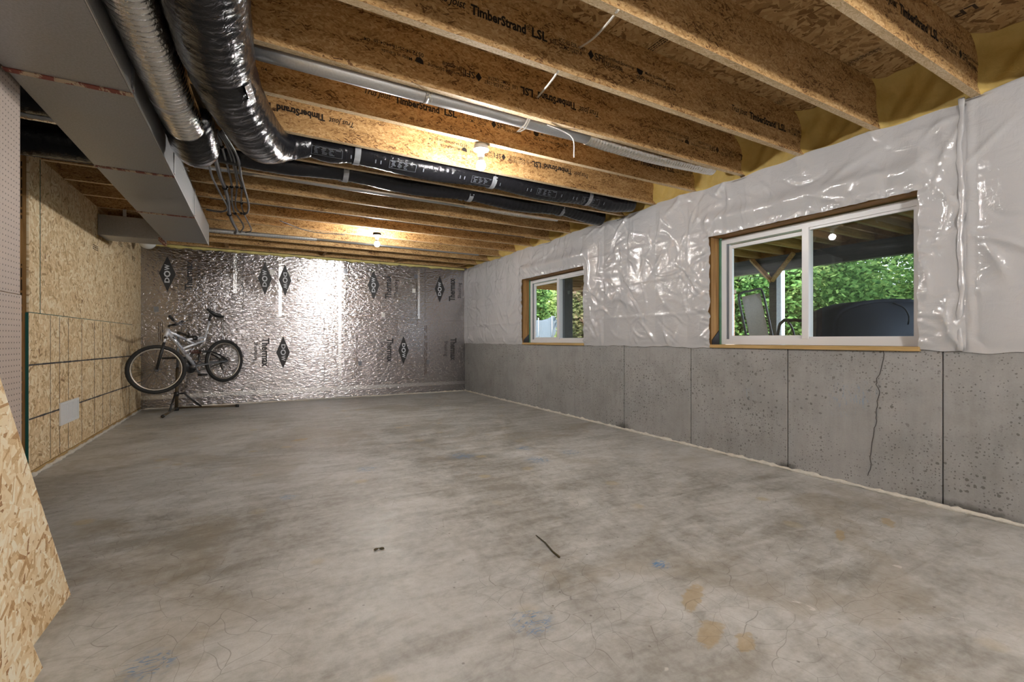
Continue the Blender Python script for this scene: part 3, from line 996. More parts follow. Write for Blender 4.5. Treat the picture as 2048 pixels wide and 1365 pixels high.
# foil tape strips
def wp(x, y):      # crop measurement -> wall point
    return onY(280 + x / 3.103, 490 + y / 3.103, YB)
for x, y0, y1, w in ((870, 75, 445, .045), (1240, 110, 850, .05), (1730, 150, 460, .04), (590, 45, 300, .05)):
    p, q = wp(x, y0), wp(x, y1)
    bx('foil_tape', 'tape', wall_back, p.x - w / 2, p.x + w / 2, YB - .0015, YB + .004, q.z, min(p.z, ZJ - .03))
bm = box(bm_new(), XL, XR, YB - .0012, YB + .004, .14, .20)
mk('foil_tape', bm, 'tape', wall_back)
P = Print((0, YB, 0), (1, 0, 0), (0, 0, 1), .0016)
D = Print((0, YB, 0), (1, 0, 0), (0, 0, 1), .0035)
def logo(x, y, hh, ww, up=True):
    p = wp(x, y); t, b = wp(x, y - hh / 2), wp(x, y + hh / 2)
    l, r = wp(x - ww / 2, y), wp(x + ww / 2, y)
    L = Print((0, YB, 0), (1, 0, 0), (0, 0, 1), .0018)
    L.poly([(t.x, t.z), (l.x, p.z), (b.x, b.z), (r.x, p.z)])
    o = L.done('printed_logo', 'dow_ink', wall_back)
    H, Wd = (t.z - b.z), (r.x - l.x)
    s = 1 if up else -1
    T = Print((p.x, YB, p.z), (0, 0, s), (-s, 0, 0), .0032)
    # letters: caps narrow at the ends, as in the mark
    T.text('D', -.25 * H, -.13 * Wd, .145 * H, .30 * Wd, .03)
    T.text('O', -.095 * H, -.19 * Wd, .185 * H, .40 * Wd, .03)
    T.text('W', .10 * H, -.13 * Wd, .165 * H, .30 * Wd, .03)
    T.done('printed_lettering', 'white_ink', o)
for a in ((170, 180, 220, 105, True), (775, 210, 200, 88, True), (900, 220, 195, 78, False), (1450, 250, 180, 72, True), (1860, 275, 165, 62, True), (888, 668, 200, 85, False), (1635, 655, 175, 66, False)):
    logo(*a)
def word(t, x, y, ln, ht, up, bold):
    c = wp(x, y); L = wp(x, y - ln / 2).z - wp(x, y + ln / 2).z; Hh = wp(x + ht / 2, y).x - wp(x - ht / 2, y).x
    s = 1 if up else -1
    T = Print((c.x, YB, c.z), (0, 0, s), (-s, 0, 0), .0018)
    T.text(t, -L / 2, -Hh / 2, L, Hh, bold)
    T.done('printed_lettering', 'dow_ink', wall_back)
for x, y, l in ((302, 190, 182), (1540, 262, 148), (1936, 280, 140)):
    word('Thermax', x, y, l, .27 * l, True, .03)
    word('Sheathing', x + .35 * l, y + 4, l * .68, .19 * l, True, 0)
for x, y, l in ((780, 668, 180), (1553, 655, 148), (1945, 648, 138)):
    word('Thermax', x, y, l, .27 * l, False, .03)
    word('Sheathing', x - .35 * l, y - 4, l * .68, .19 * l, False, 0)
# small registration prints and rows of tiny text
for x, y0, y1 in ((575, 60, 290), (1290, 130, 350), (1725, 240, 470), (1345, 560, 810), (1775, 500, 800), (130, 480, 590), (520, 440, 600)):
    p, q = wp(x, y0), wp(x, y1)
    T = Print((p.x, YB, 0), (1, 0, 0), (0, 0, 1), .0014)
    for k in range(3):
        z = p.z
        while z > q.z:
            h = rng.uniform(.05, .16)
            T.rect(-.03 + k * .022, z - h, -.024 + k * .022, z); z -= h + rng.uniform(.01, .06)
    T.done('printed_lettering', 'ink_f', wall_back)
for x, y in ((1275, 163), (1712, 197), (1365, 737), (1787, 727), (1510, 437), (100, 400), (820, 170), (1283, 210), (1700, 285), (918, 180)):
    p = wp(x, y)
    bx('label', 'white_plastic' if x in (1510, 820, 1283, 1700, 918) else 'bgrey', wall_back, p.x - .03, p.x + .03, YB - .0014, YB + .003, p.z - .04, p.z + .04)
# foam line along the top of the back wall
def bead(name, pts, r, mat, seed, parent=None, amp=.35, n=8):
    rr = random.Random(seed)
    ph = [rr.uniform(0, 6.28) for _ in range(6)]
    pr = [rr.uniform(1 - amp, 1 + amp) for _ in range(len(pts) + 2)]
    bm = tube(bm_new(), pts, lambda i: r * pr[i] * (1 + .25 * math.sin(i * .7 + ph[0])), n, jit=lambda i, k: 1 + amp * .6 * math.sin(i * 1.9 + k * 2.3 + ph[1]))
    return mk(name, bm, mat, parent, True)
def line(a, b, step=.03, wob=.004):
    a, b = Vector(a), Vector(b); m = int((b - a).length / step)
    return [a.lerp(b, i / m) + Vector((rng.uniform(-wob, wob), rng.uniform(-wob, wob), rng.uniform(0, wob))) for i in range(m + 1)]
bead('foam_line', line((XL, YB - .012, ZJ - .01), (XR - .02, YB - .012, ZJ - .01), .04), .026, 'foam_y', 1, wall_back)
t1 = struct(bead('trim_1', line((XR - .006, YFRONT + .1, .006), (XR - .006, YB, .006)), .015, 'foam_w', 2), 'ragged cream foam bead along the foot of the concrete wall', 'sealant bead')
t2 = struct(bead('trim_2', line((XL + .02, YB - .006, .005), (XR - .03, YB - .006, .005)), .012, 'foam_w', 3), 'cream foam bead along the foot of the foil wall', 'sealant bead')
t3 = struct(bead('trim_3', line((XL + .010, 4.70, .004), (XL + .010, YB - .02, .004)), .014, 'foam_w', 4), 'white foam bead along the foot of the strand board wall', 'sealant bead')

# ---- left OSB wall
YE = 4.68
wall_left = struct(bx('wall_left', 'lsl_y', None, XL - .115, XL - .0125, YE, YB + .02, 0, ZJ - .002), 'left stud wall sheathed in oriented strand board', 'wall')
bx('bottom_plate', 'sill_wood', wall_left, XL - .10, XL + .004, YE + .002, YB - .03, 0, .036)
def sheet(a, b, z0, z1):
    bx('osb_sheet', 'osb_wall', wall_left, XL - .012, XL + rng.uniform(-.0015, .0015), a + .0015, b - .0015, z0, z1)
sheet(YE, 7.12, .04, 1.217); sheet(7.12, YB, .04, 1.217)
sheet(YE, 4.885, 1.22, ZJ); sheet(4.885, 7.32, 1.22, ZJ); sheet(7.32, YB, 1.22, ZJ)
bx('painted_edge', 'green_paint', wall_left, XL - .012, XL + .0005, YE - .0015, YE + .0015, .04, 1.217)
bx('painted_edge', 'green_paint', wall_left, XL - .016, XL - .001, YE - .004, YE + .001, .04, 1.217)
bx('painted_edge', 'green_paint', wall_left, XL, XL + .002, 4.881, 4.889, 1.22, ZJ - .01)
bx('painted_edge', 'green_paint', wall_left, XL, XL + .002, YE, 7.9, 1.2165, 1.2215)
bx('end_stud', 'rough_wood', wall_left, XL - .20, XL - .0125, YE - .001, YE + .04, 0, ZJ - .001)
T = Print((XL - .045, YE - .002, 1.0), (0, 0, 1), (-1, 0, 0), .001)
for i in range(3):
    T.smudge(-.6 + i * .75, -.012, .42, .034, 2)
T.done('printed_lettering', 'ink_f', wall_left)
for z, zz in ((.829, .793), (.428, .405)):
    bm = bm_new()
    n = 60
    for i in range(n):
        a, b = i / n, (i + 1) / n
        w1 = .005 + rng.uniform(0, .003)
        vs = [bm.verts.new((XL + .0022, YE + (YB - YE) * t, z + (zz - z) * t + s)) for t, s in ((a, -w1), (a, w1), (b, w1), (b, -w1))]
        bm.faces.new(vs)
    mk('snap_line', bm, 'line', wall_left)
for y in (5.09, 5.29, 5.50, 5.86, 6.25, 6.55, 6.85, 7.3, 7.6, 7.9):
    bx('stud_line', 'line', wall_left, XL, XL + .0018, y - .0012, y + .0012, .05, 1.21)
for y, z, t in ((7.05, 2.25, '24/16'), (7.2, 2.17, '7/16'), (7.62, 2.22, 'APA'), (7.9, 2.1, 'RATED'), (6.2, 1.95, '32/16')):
    T = Print((XL, y, z), (0, 1, 0), (0, 0, 1), .002)
    T.smudge(0, 0, .18, .06)
    T.done('printed_lettering', 'ink_f', wall_left)

# vent grille
ga, gb = onX(118, 806, XL), onX(155, 838, XL)
g = thing('vent_grille', 'white slotted vent grille low on the strand board wall', 'vent', (XL, (ga.y + gb.y) / 2, .42))
y0, y1 = ga.y, gb.y
z1g, z0g = onX(136, 801.5, XL).z, onX(136, 845, XL).z
bm = bm_new()
fw = .022
for b in ((y0, y1, z0g, z0g + fw), (y0, y1, z1g - fw, z1g), (y0, y0 + fw, z0g + fw, z1g - fw), (y1 - fw, y1, z0g + fw, z1g - fw)):
    box(bm, XL + .001, XL + .012, *b)
mk('frame', bm, 'grille', g)
bx('backing', 'dark', g, XL + .0015, XL + .003, y0 + fw, y1 - fw, z0g + fw, z1g - fw)
ns = 15
for i in range(ns):
    z = z0g + fw + (z1g - z0g - 2 * fw) * (i + .5) / ns
    prism(bm := bm_new(), [(XL + .003, y0 + fw, z + .001), (XL + .0095, y0 + fw, z - .006), (XL + .0105, y0 + fw, z - .0045), (XL + .004, y0 + fw, z + .0025)], (0, y1 - y0 - 2 * fw, 0))
    mk('slat', bm, 'grille', g)
for t in (.36, .68):
    y = y0 + (y1 - y0) * t
    bx('mullion', 'grille', g, XL + .003, XL + .0115, y - .004, y + .004, z0g + fw, z1g - fw)

# ---- pegboard wall on the near left
XP, YPE = -.93, 2.905
wall_near = struct(bx('wall_near_left', 'lsl_y', None, XP - .11, XP - .0065, .2, YPE - .03, 0, ZJ - .002), 'short stud wall faced with brown pegboard', 'wall')
bx('pegboard', 'peg', wall_near, XP - .006, XP, .2, YPE - .012, 1.221, ZJ - .01)
bx('pegboard', 'peg', wall_near, XP - .006, XP + .001, .2, YPE, .03, 1.218)

# ---- far walls that close the basement
struct(bx('wall_far_left', 'plaster', None, XFAR - .2, XFAR, YFRONT - .2, YB + .3, -.1, ZT), 'plain wall closing the far left of the basement', 'wall')
struct(bx('wall_front', 'plaster', None, XFAR - .2, XR + .25, YFRONT - .2, YFRONT, -.1, ZT), 'plain wall behind the viewer', 'wall')

# ---- strand board stair skirt in the left foreground
XS = -.645
sk = thing('stair_skirt', 'pale strand board skirt with slanted edge in left foreground', 'stair panel', (XS, 1.6, 0))
A = Vector((XS, 2.458, 0)); B = onX(0, 755, XS)
sl = (B - A)
def up_to(z, p0):
    return p0 + sl * ((z - p0.z) / sl.z)
top = up_to(1.9, A)
prism(bm := bm_new(), [A, (XS, .5, 0), (XS, .5, 1.9), top], (-.018, 0, 0))
mk('skirt_board', bm, 'osb_near', sk)
X2 = -.576
A2 = Vector((X2, 1.95, 0))
top2 = up_to(.9, A2)
prism(bm := bm_new(), [A2, (X2, .5, 0), (X2, .5, .9), top2], (-.018, 0, 0))
mk('skirt_board', bm, 'osb_near', sk)
bx('cleat', 'sill_wood', sk, XS, X2 - .018, .55, 1.85, .04, .09)
bx('stringer', 'lsl_y', sk, XS - .06, XS - .018, .5, 1.25, 0, 1.85)

# ================================================================= CEILING SERVICES
TZ0, TX0, TX1 = 2.145, -.915, -.497
duct = thing('trunk_duct', 'grey galvanised rectangular trunk duct running along the left ceiling', 'duct', (TX0, 2, TZ0))
ys = [-3.0, -1.0, .26, 1.48, 2.70, 3.92, 5.14, 6.42]
for a, b in zip(ys, ys[1:]):
    bm = box(bm_new(), TX0, TX1, a + .002, b - .002, TZ0, ZJ - .012)
    bmesh.ops.bevel(bm, geom=[e for e in bm.edges if abs((e.verts[0].co - e.verts[1].co).y) > .1], offset=.004, segments=1, affect='EDGES')
    s = mk('duct_section', bm, 'galv_d', duct)
    # cross-break crease, seen as faint facets on the underside
for y in ys[1:-1]:
    bx('sealed_seam', 'red_tape', duct, TX0 - .003, TX1 + .003, y - .018, y + .018, TZ0 - .004, TZ0 + .001)
    bx('sealed_seam', 'red_tape', duct, TX1 - .001, TX1 + .004, y - .006, y + .006, TZ0, ZJ - .013)
    bx('drive_cleat', 'galv', duct, TX1, TX1 + .006, y - .02, y + .02, TZ0 + .02, ZJ - .013)
prism(bm := bm_new(), [(TX0, 6.42, TZ0), (TX0, 6.66, TZ0 + .03), (TX0, 6.66, ZJ - .012), (TX0, 6.42, ZJ - .012)], (TX1 - TX0, 0, 0))
mk('end_cap', bm, 'galv_d', duct)
bm = bm_new()
box(bm, TX1, TX1 + .004, -3.0, 6.6, TZ0 - .001, TZ0 + .012)
mk('corner_seam', bm, 'galv', duct)

br = thing('branch_duct', 'short rectangular branch duct from trunk to strand board wall', 'duct', (-1.2, 6.5, 2.15))
bm = box(bm_new(), XL + .002, TX0 - .002, 6.36, 6.70, 2.125, 2.345)
mk('duct_section', bm, 'galv_d', br, bevel=.004)
bx('collar', 'red_tape', br, TX0 - .03, TX0 - .001, 6.352, 6.708, 2.118, 2.150)
bx('wall_collar', 'osb_deck', br, XL + .001, XL + .012, 6.33, 6.73, 2.09, 2.118)
bx('strap', 'zinc', br, -1.25, -1.22, 6.351, 6.355, 2.345, ZJ)

# silver foil flex duct
def flexpath(ctrl, r, pitch, rib, n, step=None, jit=0.0, seed=0):
    p = spline(ctrl, step or pitch / 4)
    rr = random.Random(seed)
    ph = [rr.uniform(0, 6.28) for _ in range(4)]
    nn = {}
    def j(i, k):
        a = 2 * math.pi * k / n
        return 1 + jit * (math.sin(i * .31 + 3 * a + ph[0]) * .5 + math.sin(i * .83 - 2 * a + ph[1]) * .35 + math.sin(i * 1.7 + 7 * a + ph[2]) * .25 + rr.uniform(-.5, .5) * .5)
    L = len(p)
    rad = (lambda i: r(i / (L - 1))) if callable(r) else (lambda i: r)
    return tube(bm_new(), p, lambda i: rad(i) * (1 + rib * math.cos(2 * math.pi * i / 4.0 + .7)), n, jit=j)
sf = thing('foil_flex_duct', 'shiny ribbed silver flex duct beside the trunk duct', 'flexible duct', (-.39, 2.2, 2.2))
bm = flexpath([(-.415, .8, 2.29), (-.405, 1.6, 2.29), (-.40, 2.3, 2.29), (-.385, 2.93, 2.285)], .098, .036, .022, 28, jit=.012, seed=1)
mk('duct_hose', bm, 'flex', sf, True)
bm = flexpath([(-.385, 2.955, 2.285), (-.375, 3.1, 2.28), (-.36, 3.27, 2.27)], .100, .036, .020, 28, jit=.012, seed=2)
mk('duct_hose', bm, 'flex', sf, True)
bm = tube(bm_new(), [(-.385, 2.92, 2.285), (-.385, 2.965, 2.285)], .099, 28)
mk('clamp_band', bm, 'galv', sf, True)
bt = thing('black_duct_boot', 'short black insulated boot with handwritten mark below the silver duct', 'flexible duct', (-.33, 3.4, 2.2))
bm = flexpath([(-.37, 3.18, 2.37), (-.35, 3.36, 2.31), (-.34, 3.58, 2.27), (-.34, 3.66, 2.28)], lambda t: .135 if t < .8 else .135 - .1 * (t - .8), .04, .006, 26, jit=.012, seed=3)
mk('insulation', bm, 'black', bt, True)
T = Print((-.425, 3.50, 2.145), (0, .25, .05), (-.97, 0, -.1), .004)
T = Print(onZ(372, 331, 2.165), (0, 1, 0), (-1, 0, 0), -.012)
T.text('H-2', 0, -.01, .085, .035, .01)
T.done('handwriting', 'white_ink', bt)

# big black flex that drops out of the frame and feeds the first bay run
b1 = thing('black_flex_duct', 'thick glossy black flex duct curving from the upper left into a joist bay', 'flexible duct', (0, 3, 2.2))
bm = flexpath([(-.22, .5, 2.28), (-.20, 1.2, 2.28), (-.165, 2.0, 2.28), (-.15, 2.42, 2.28)], .148, .045, .004, 36, jit=.016, seed=4)
mk('insulation', bm, 'black', b1, True)
bm = flexpath([(-.15, 2.40, 2.285), (-.12, 2.7, 2.29), (-.06, 3.0, 2.29), (0.0, 3.25, 2.30), (.06, 3.48, 2.34), (.16, 3.62, 2.40), (.32, 3.67, 2.455)], lambda t: .118 + .03 * min(1, t / .12) - .05 * max(0, (t - .72) / .28), .045, .004, 36, jit=.018, seed=5)
mk('insulation', bm, 'black', b1, True)
bm = tube(bm_new(), [(-.152, 2.385, 2.283), (-.147, 2.425, 2.283)], .142, 36)
mk('strap', bm, 'tie', b1, True)
bm = bm_new()
c0 = Vector((-.13, 2.5, 2.285))
for i in range(6):
    y = 2.44 + i * .035
    rr_ = .150
    for s in (0, 1):
        pass
vv = []
for i in range(7):
    y = 2.43 + i * .03
    for a in (-.10, .12):
        vv.append(bm.verts.new((-.145 + .12 * i / 30 + .152 * math.cos(-.75 + a), y, 2.287 + .152 * math.sin(-.75 + a))))
for i in range(6):
    bm.faces.new((vv[2 * i], vv[2 * i + 1], vv[2 * i + 3], vv[2 * i + 2]))
mk('tape_patch', bm, 'tape', b1)
def sag(x0, x1, y, z, drops, r, seed, end=.01):
    """bay run: drops = support x positions"""
    xs_ = [x0] + drops + [x1]
    c = []
    for i, (a, b) in enumerate(zip(xs_, xs_[1:])):
        c.append((a, y + rng.uniform(-.01, .01), z)); c.append(((a + b) / 2, y, z - .028))
    c.append((xs_[-1], y, z + end))
    return flexpath(c, r, .05, .012, 24, jit=.014, seed=seed)
H1 = [.66, 1.65, 2.55]
H1 = [onY(u, v, 3.68).x for u, v in ((712, 310), (982, 362), (1172, 400))]
bm = sag(.30, 3.5, 3.685, 2.475, H1, .098, 6)
run1 = mk('insulation', bm, 'black', b1, True)
b2 = thing('black_flex_duct', 'slimmer black flex duct run in the next joist bay toward the back', 'flexible duct', (1.5, 4.17, 2.4))
H2 = [onY(u, v, 4.17).x for u, v in ((690, 345), (938, 392), (1120, 425))]
bm = sag(-.35, 3.5, 4.175, 2.485, H2, .095, 7, -.05)
mk('insulation', bm, 'black', b2, True)
# printed labels on the bay runs: arcs of tiny white bars
def label_marks(parent, y, z, r, x0, seed, n=16):
    rr = random.Random(seed)
    bm = bm_new()
    def patch(xa, xb, a0, a1):
        k = max(1, int(abs(a1 - a0) / .2)); prev = None
        for i in range(k + 1):
            a = a0 + (a1 - a0) * i / k
            p = [bm.verts.new((x, y - math.cos(a) * r, z - math.sin(a) * r)) for x in (xa, xb)]
            if prev:
                bm.faces.new((prev[0], prev[1], p[1], p[0]))
            prev = p
    for i in range(n):
        a = .40 + (i % 5) * .09
        xx = x0 + (i // 5) * .05 + rr.uniform(0, .012)
        patch(xx, xx + rr.uniform(.015, .036), a, a + .03)
    for e in (-.01, .20):
        patch(x0 + e, x0 + e + .002, .34, .90)
    patch(x0 - .01, x0 + .20, .34, .355); patch(x0 - .01, x0 + .20, .885, .90)
    for q in (-.12, -.08, .26):
        patch(x0 + q, x0 + q + .008, .5, .75)
    return mk('printed_label', bm, 'label_ink', parent)
for i, x in enumerate((.36, .92, 1.62, 2.28, 2.8)):
    label_marks(b1, 3.685, 2.450, .108, x, i)
def strap(x, y, z, r, label):
    bm = bm_new()
    prof = [(y - .235 + .0, ZJ + .05)]
    pts = []
    for i in range(13):
        a = math.pi * (1.02 + .96 * i / 12)
        pts.append((y + math.cos(a) * (r + .004), z + math.sin(a) * (r + .004)))
    pts = [(y - r - .004, z + .14)] + pts + [(y + .22, ZJ + .03), (y + .223, ZJ + .075)]
    prev = None
    for py, pz in pts:
        ring = [bm.verts.new((x - .022, py, pz)), bm.verts.new((x + .022, py, pz))]
        if prev:
            bm.faces.new((prev[0], prev[1], ring[1], ring[0]))
        prev = ring
    ex = bmesh.ops.solidify(bm, geom=bm.faces[:], thickness=.002)
    return tag(mk('duct_strap', bm, 'zinc', None), label, 'strap', 'zinc duct straps')
for i, x in enumerate(H1):
    strap(x, 3.685, 2.472, .099, 'zinc strap under the front black flex run, %s' % ('nearest its bend', 'just right of the bright near bulb', 'nearest the window wall')[i])
for i, x in enumerate(H2):
    strap(x, 4.175, 2.482, .096, 'zinc strap under the rear black flex run, %s' % ('leftmost one', 'middle one', 'nearest the window wall')[i])
# flex ducts left of the trunk, over the opening
for y, z, r, lab in ((4.10, 2.335, .13, 'fat black flex duct left of the trunk, just above the strand board wall'), (3.36, 2.33, .12, 'black flex duct left of the trunk, next to the pegboard')):
    t = thing('black_flex_duct', lab, 'flexible duct', (-2, y, z))
    bm = flexpath([(TX0 - .004, y, z + .01), (-1.6, y + .01, z), (-2.4, y, z + .01), (-4.1, y, z)], r, .05, .01, 24, jit=.014, seed=int(y * 10))
    mk('insulation', bm, 'black', t, True)
    bm = tube(bm_new(), [(TX0 - .02, y, z - r - .002), (-2.2, y, z - r - .004)], .002, 6)
    mk('seam_cord', bm, 'bgrey', t)
t = thing('foil_wrapped_pipe', 'foil taped pipe between the two black ducts left of the trunk', 'pipe', (-2, 3.73, 2.37))
bm = flexpath([(TX0 - .004, 3.735, 2.37), (-1.8, 3.735, 2.37), (-4.1, 3.735, 2.37)], .062, .16, .006, 18, jit=.01, seed=12)
mk('pipe', bm, 'tape', t, True)

# galvanised round pipe in the bay by the first bulb and its foil flex end
gp = thing('round_duct_pipe', 'long round galvanised pipe under the joists ending in silver flex', 'pipe', (1, 2.58, 2.4))
bm = tube(bm_new(), [(-.48, 2.575, 2.44), (.6, 2.577, 2.443), (1.3, 2.578, 2.447), (2.07, 2.58, 2.452)], .050, 28)
mk('pipe', bm, 'galv', gp, True)
for x in (.86,):
    mk('joint_band', tube(bm_new(), [(x - .012, 2.577, 2.446), (x + .012, 2.577, 2.446)], .0525, 28), 'galv', gp, True)
bm = flexpath([(2.04, 2.58, 2.452), (2.3, 2.585, 2.445), (2.7, 2.60, 2.450), (3.1, 2.62, 2.475), (3.45, 2.64, 2.50)], .055, .028, .05, 20, jit=.02, seed=14)
mk('flex_end', bm, 'flex', gp, True)
mk('sealed_seam', tube(bm_new(), [(2.045, 2.555, 2.495), (2.06, 2.56, 2.498)], .014, 8), 'red_tape', gp, True)
bm = bm_new()
for dx in (0, .012, .02, -.012):
    tube(bm, spline([(.86 + dx, 2.555, 2.488), (.86 + dx * 2, 2.52, 2.44), (.87 - dx, 2.53, 2.40), (.88, 2.56, 2.388)], .02), .0018, 6)
mk('loose_thread', bm, 'cable_w', gp)
# smaller pipes further back
sp_ = thing('small_metal_pipe', 'slim grey metal pipe in a joist bay behind the black ducts', 'pipe', (0, 4.6, 2.47))
mk('pipe', tube(bm_new(), [(-.45, 4.60, 2.475), (2.0, 4.62, 2.485)], .033, 18), 'galv', sp_, True)
mk('flex_end', flexpath([(1.98, 4.62, 2.485), (2.6, 4.62, 2.475), (3.2, 4.62, 2.49)], .034, .024, .05, 14, seed=3), 'flex', sp_, True)
fp = thing('small_metal_pipe', 'thin grey conduit passing beside the far ceiling bulb', 'pipe', (0, 7.05, 2.45))
mk('flex_end', flexpath([(-.55, 7.05, 2.43), (.1, 7.06, 2.44), (.75, 7.07, 2.455)], .035, .03, .03, 14, seed=4), 'galv', fp, True)
mk('pipe', tube(bm_new(), [(.74, 7.07, 2.455), (3.3, 7.1, 2.47)], .026, 14), 'galv', fp, True)

for pa, X_, y_, z_, r_ in ((sp_, (.2, 1.6), 4.61, 2.48, .033), (fp, (0, 1.2, 2.6), 7.075, 2.455, .03), (gp, (0.0, 1.7), 2.578, 2.447, .05)):
    for x_ in X_:
        bx('hanger', 'zinc', pa, x_ - .012, x_ + .012, y_ - .001, y_ + .001, z_ + r_ - .004, ZT)

# cables
def px(c, z):
    return [onZ(340 + x / 5.933, 250 + y / 5.933, z) for x, y in c]
lead = [(.0 - .33, 1.9, 2.40)]
CAB = [
    ([(-40, -560), (90, -300), (330, -50), (470, 60), (520, 260), (545, 420), (600, 620), (650, 740), (692, 900), (705, 1050), (750, 1170), (792, 1245), (770, 1285)], .017, 'thickest grey cable of the bundle hanging beside the trunk duct'),
    ([(350, -50), (560, 120), (620, 270), (690, 520), (730, 700), (735, 900), (762, 1040), (805, 1085), (872, 1205), (830, 1278)], .009, 'second grey cable right of the thickest one in the bundle'),
    ([(560, 60), (690, 290), (770, 560), (795, 730), (778, 950), (832, 1045), (900, 1060)], .0075, 'middle grey cable of the hanging bundle'),
    ([(600, 80), (750, 360), (800, 600), (850, 740), (845, 930), (880, 1060), (965, 1245), (895, 1278)], .0075, 'fourth grey cable of the bundle, ending farthest back'),
    ([(620, 70), (800, 380), (850, 640), (930, 930), (922, 1035), (880, 1062)], .010, 'rightmost grey cable of the bundle with a hooked end'),
    ([(430, 250), (470, 500), (510, 640), (600, 820), (682, 985), (600, 1032), (430, 1005)], .009, 'leftmost grey cable of the bundle, bending back toward the trunk'),
]
for i, (c, r, lab) in enumerate(CAB):
    p = spline(px(c, ZJ - .012 - r - .004 * i), .05)
    tag(mk('cable', tube(bm_new(), p, r, 8), 'cable', None, True), lab, 'cable', 'grey cables under the joists')
for i, (x, y, r) in enumerate(((520, 275, .022), (615, 262, .014), (655, 745, .022), (730, 738, .013), (795, 738, .012), (850, 745, .012), (848, 930, .012), (705, 1062, .022), (772, 1052, .014), (845, 1050, .012), (885, 1055, .014))):
    c = px([(x, y)], ZJ - .035)[0]
    bm = bm_new()
    lathe(bm, [(r, -.008), (r + .002, -.006), (r + .002, .006), (r, .008)], c, (.25, .95, 0), 12)
    near = ('upper', 'middle', 'lower')[0 if y < 400 else 1 if y < 960 else 2]
    tag(mk('cable_tie', bm, 'tie', None), 'small black tie around the grey cables, %s row, %s' % (near, ['first from the left', 'second from the left', 'first from the left', 'second from the left', 'third from the left', 'fourth from the left', 'single one below the fourth', 'first from the left', 'second from the left', 'third from the left', 'fourth from the left'][i]), 'cable tie', 'black cable ties')
# thin pale wires seen against the joists
def wire(name, pts, r, mat, label):
    return tag(mk(name, tube(bm_new(), spline(pts, .03), r, 6, flat=.5), mat, None, True), label, 'wire')
wire('pale_wire', [onZ(1236, 20, 2.415), onZ(1212, 50, 2.46), onZ(1185, 78, 2.52), onY(1160, 95, 1.96)], .007, 'cable_w', 'pale flat wire crossing between two joists, upper one')
wire('pale_wire', [onZ(1117, 142, 2.415), onZ(1100, 165, 2.45), onY(1075, 195, 2.44)], .007, 'cable_w', 'pale flat wire crossing between two joists, lower one')
wire('white_tie_loop', [onZ(1060, 238, 2.41), onY(1050, 258, 2.52), onY(1034, 264, 2.52), onY(1050, 250, 2.52), onZ(1056, 236, 2.415)], .005, 'white_plastic', 'white looped tie around the round pipe')
wire('white_tie_loop', [onZ(1095, 250, 2.412), onY(1125, 262, 2.52), onY(1146, 278, 2.52), onY(1148, 315, 2.52)], .005, 'white_plastic', 'white hanging tie right of the looped tie on the pipe')
wire('black_wire', [onZ(560, 442, 2.41), onZ(620, 463, 2.40), onZ(690, 470, 2.41)], .01, 'cable', 'short black wire sagging under a far joist')
wire('black_wire', [(-.4, 5.39, 2.405), (1.0, 5.40, 2.412), (2.2, 5.40, 2.41), (3.2, 5.40, 2.415)], .008, 'cable', 'long dark wire running under a middle joist')

# ceiling bulbs
def ceiling_light(x, y, label, dark=False, bulb='bulb'):
    t = thing('ceiling_light', label, 'ceiling light', (x, y, ZJ), 'bare bulb ceiling lights')
    mk('box', lathe(bm_new(), [(.050, -.002), (.052, -.030), (.046, -.034)], (x, y, ZJ), n=24), 'dark' if dark else 'white_plastic', t, True)
    mk('lamp_holder', lathe(bm_new(), [(.058, -.034), (.056, -.040), (.026, -.050), (.023, -.085), (.018, -.090)], (x, y, ZJ), n=24), 'white_plastic', t, True)
    c = (x, y, ZJ - .150)
    mk('bulb_neck', lathe(bm_new(), [(.014, .062), (.018, .050), (.026, .030)], c, n=20), 'white_plastic', t, True)
    prof = [(R_BULB * math.sin(a), -R_BULB * math.cos(a)) for a in [math.pi * i / 8 for i in range(0, 9)]]
    mk('bulb', lathe(bm_new(), prof, c, n=14), bulb, t, True)
    return t
pb = onZ(962, 290, ZJ)
ceiling_light(pb.x, pb.y, 'lit bare bulb in white holder under the near joist')
pb = onZ(754, 466, ZJ)
ceiling_light(pb.x, pb.y, 'lit bare bulb farther back toward the foil wall', True)
ceiling_light(1.455, -.75, 'added unseen fill bulb behind the viewer', bulb='bulb_fill')  # this and the next two: out of view, added to lift overall brightness
ceiling_light(2.6, -2.6, 'added unseen fill bulb behind the viewer, near the window wall', bulb='bulb_fill')
ceiling_light(-.35, -2.3, 'second added unseen fill bulb behind the viewer, near the stair side', bulb='bulb_fill')
gl = thing('globe_light', 'small white globe half hidden behind the branch duct', 'ceiling fixture', (-1.24, 7.6, 2.2))
gc = onY(295, 488, 7.85)
mk('globe', lathe(bm_new(), [(.1 * math.sin(math.pi * i / 12), -.1 * math.cos(math.pi * i / 12)) for i in range(10)], (gc.x, gc.y, gc.z + .03), n=24), 'white_glass', gl, True)
mk('base', lathe(bm_new(), [(.07, .07), (.07, ZJ - gc.z - .031)], (gc.x, gc.y, gc.z + .03), n=24), 'white_plastic', gl, True)

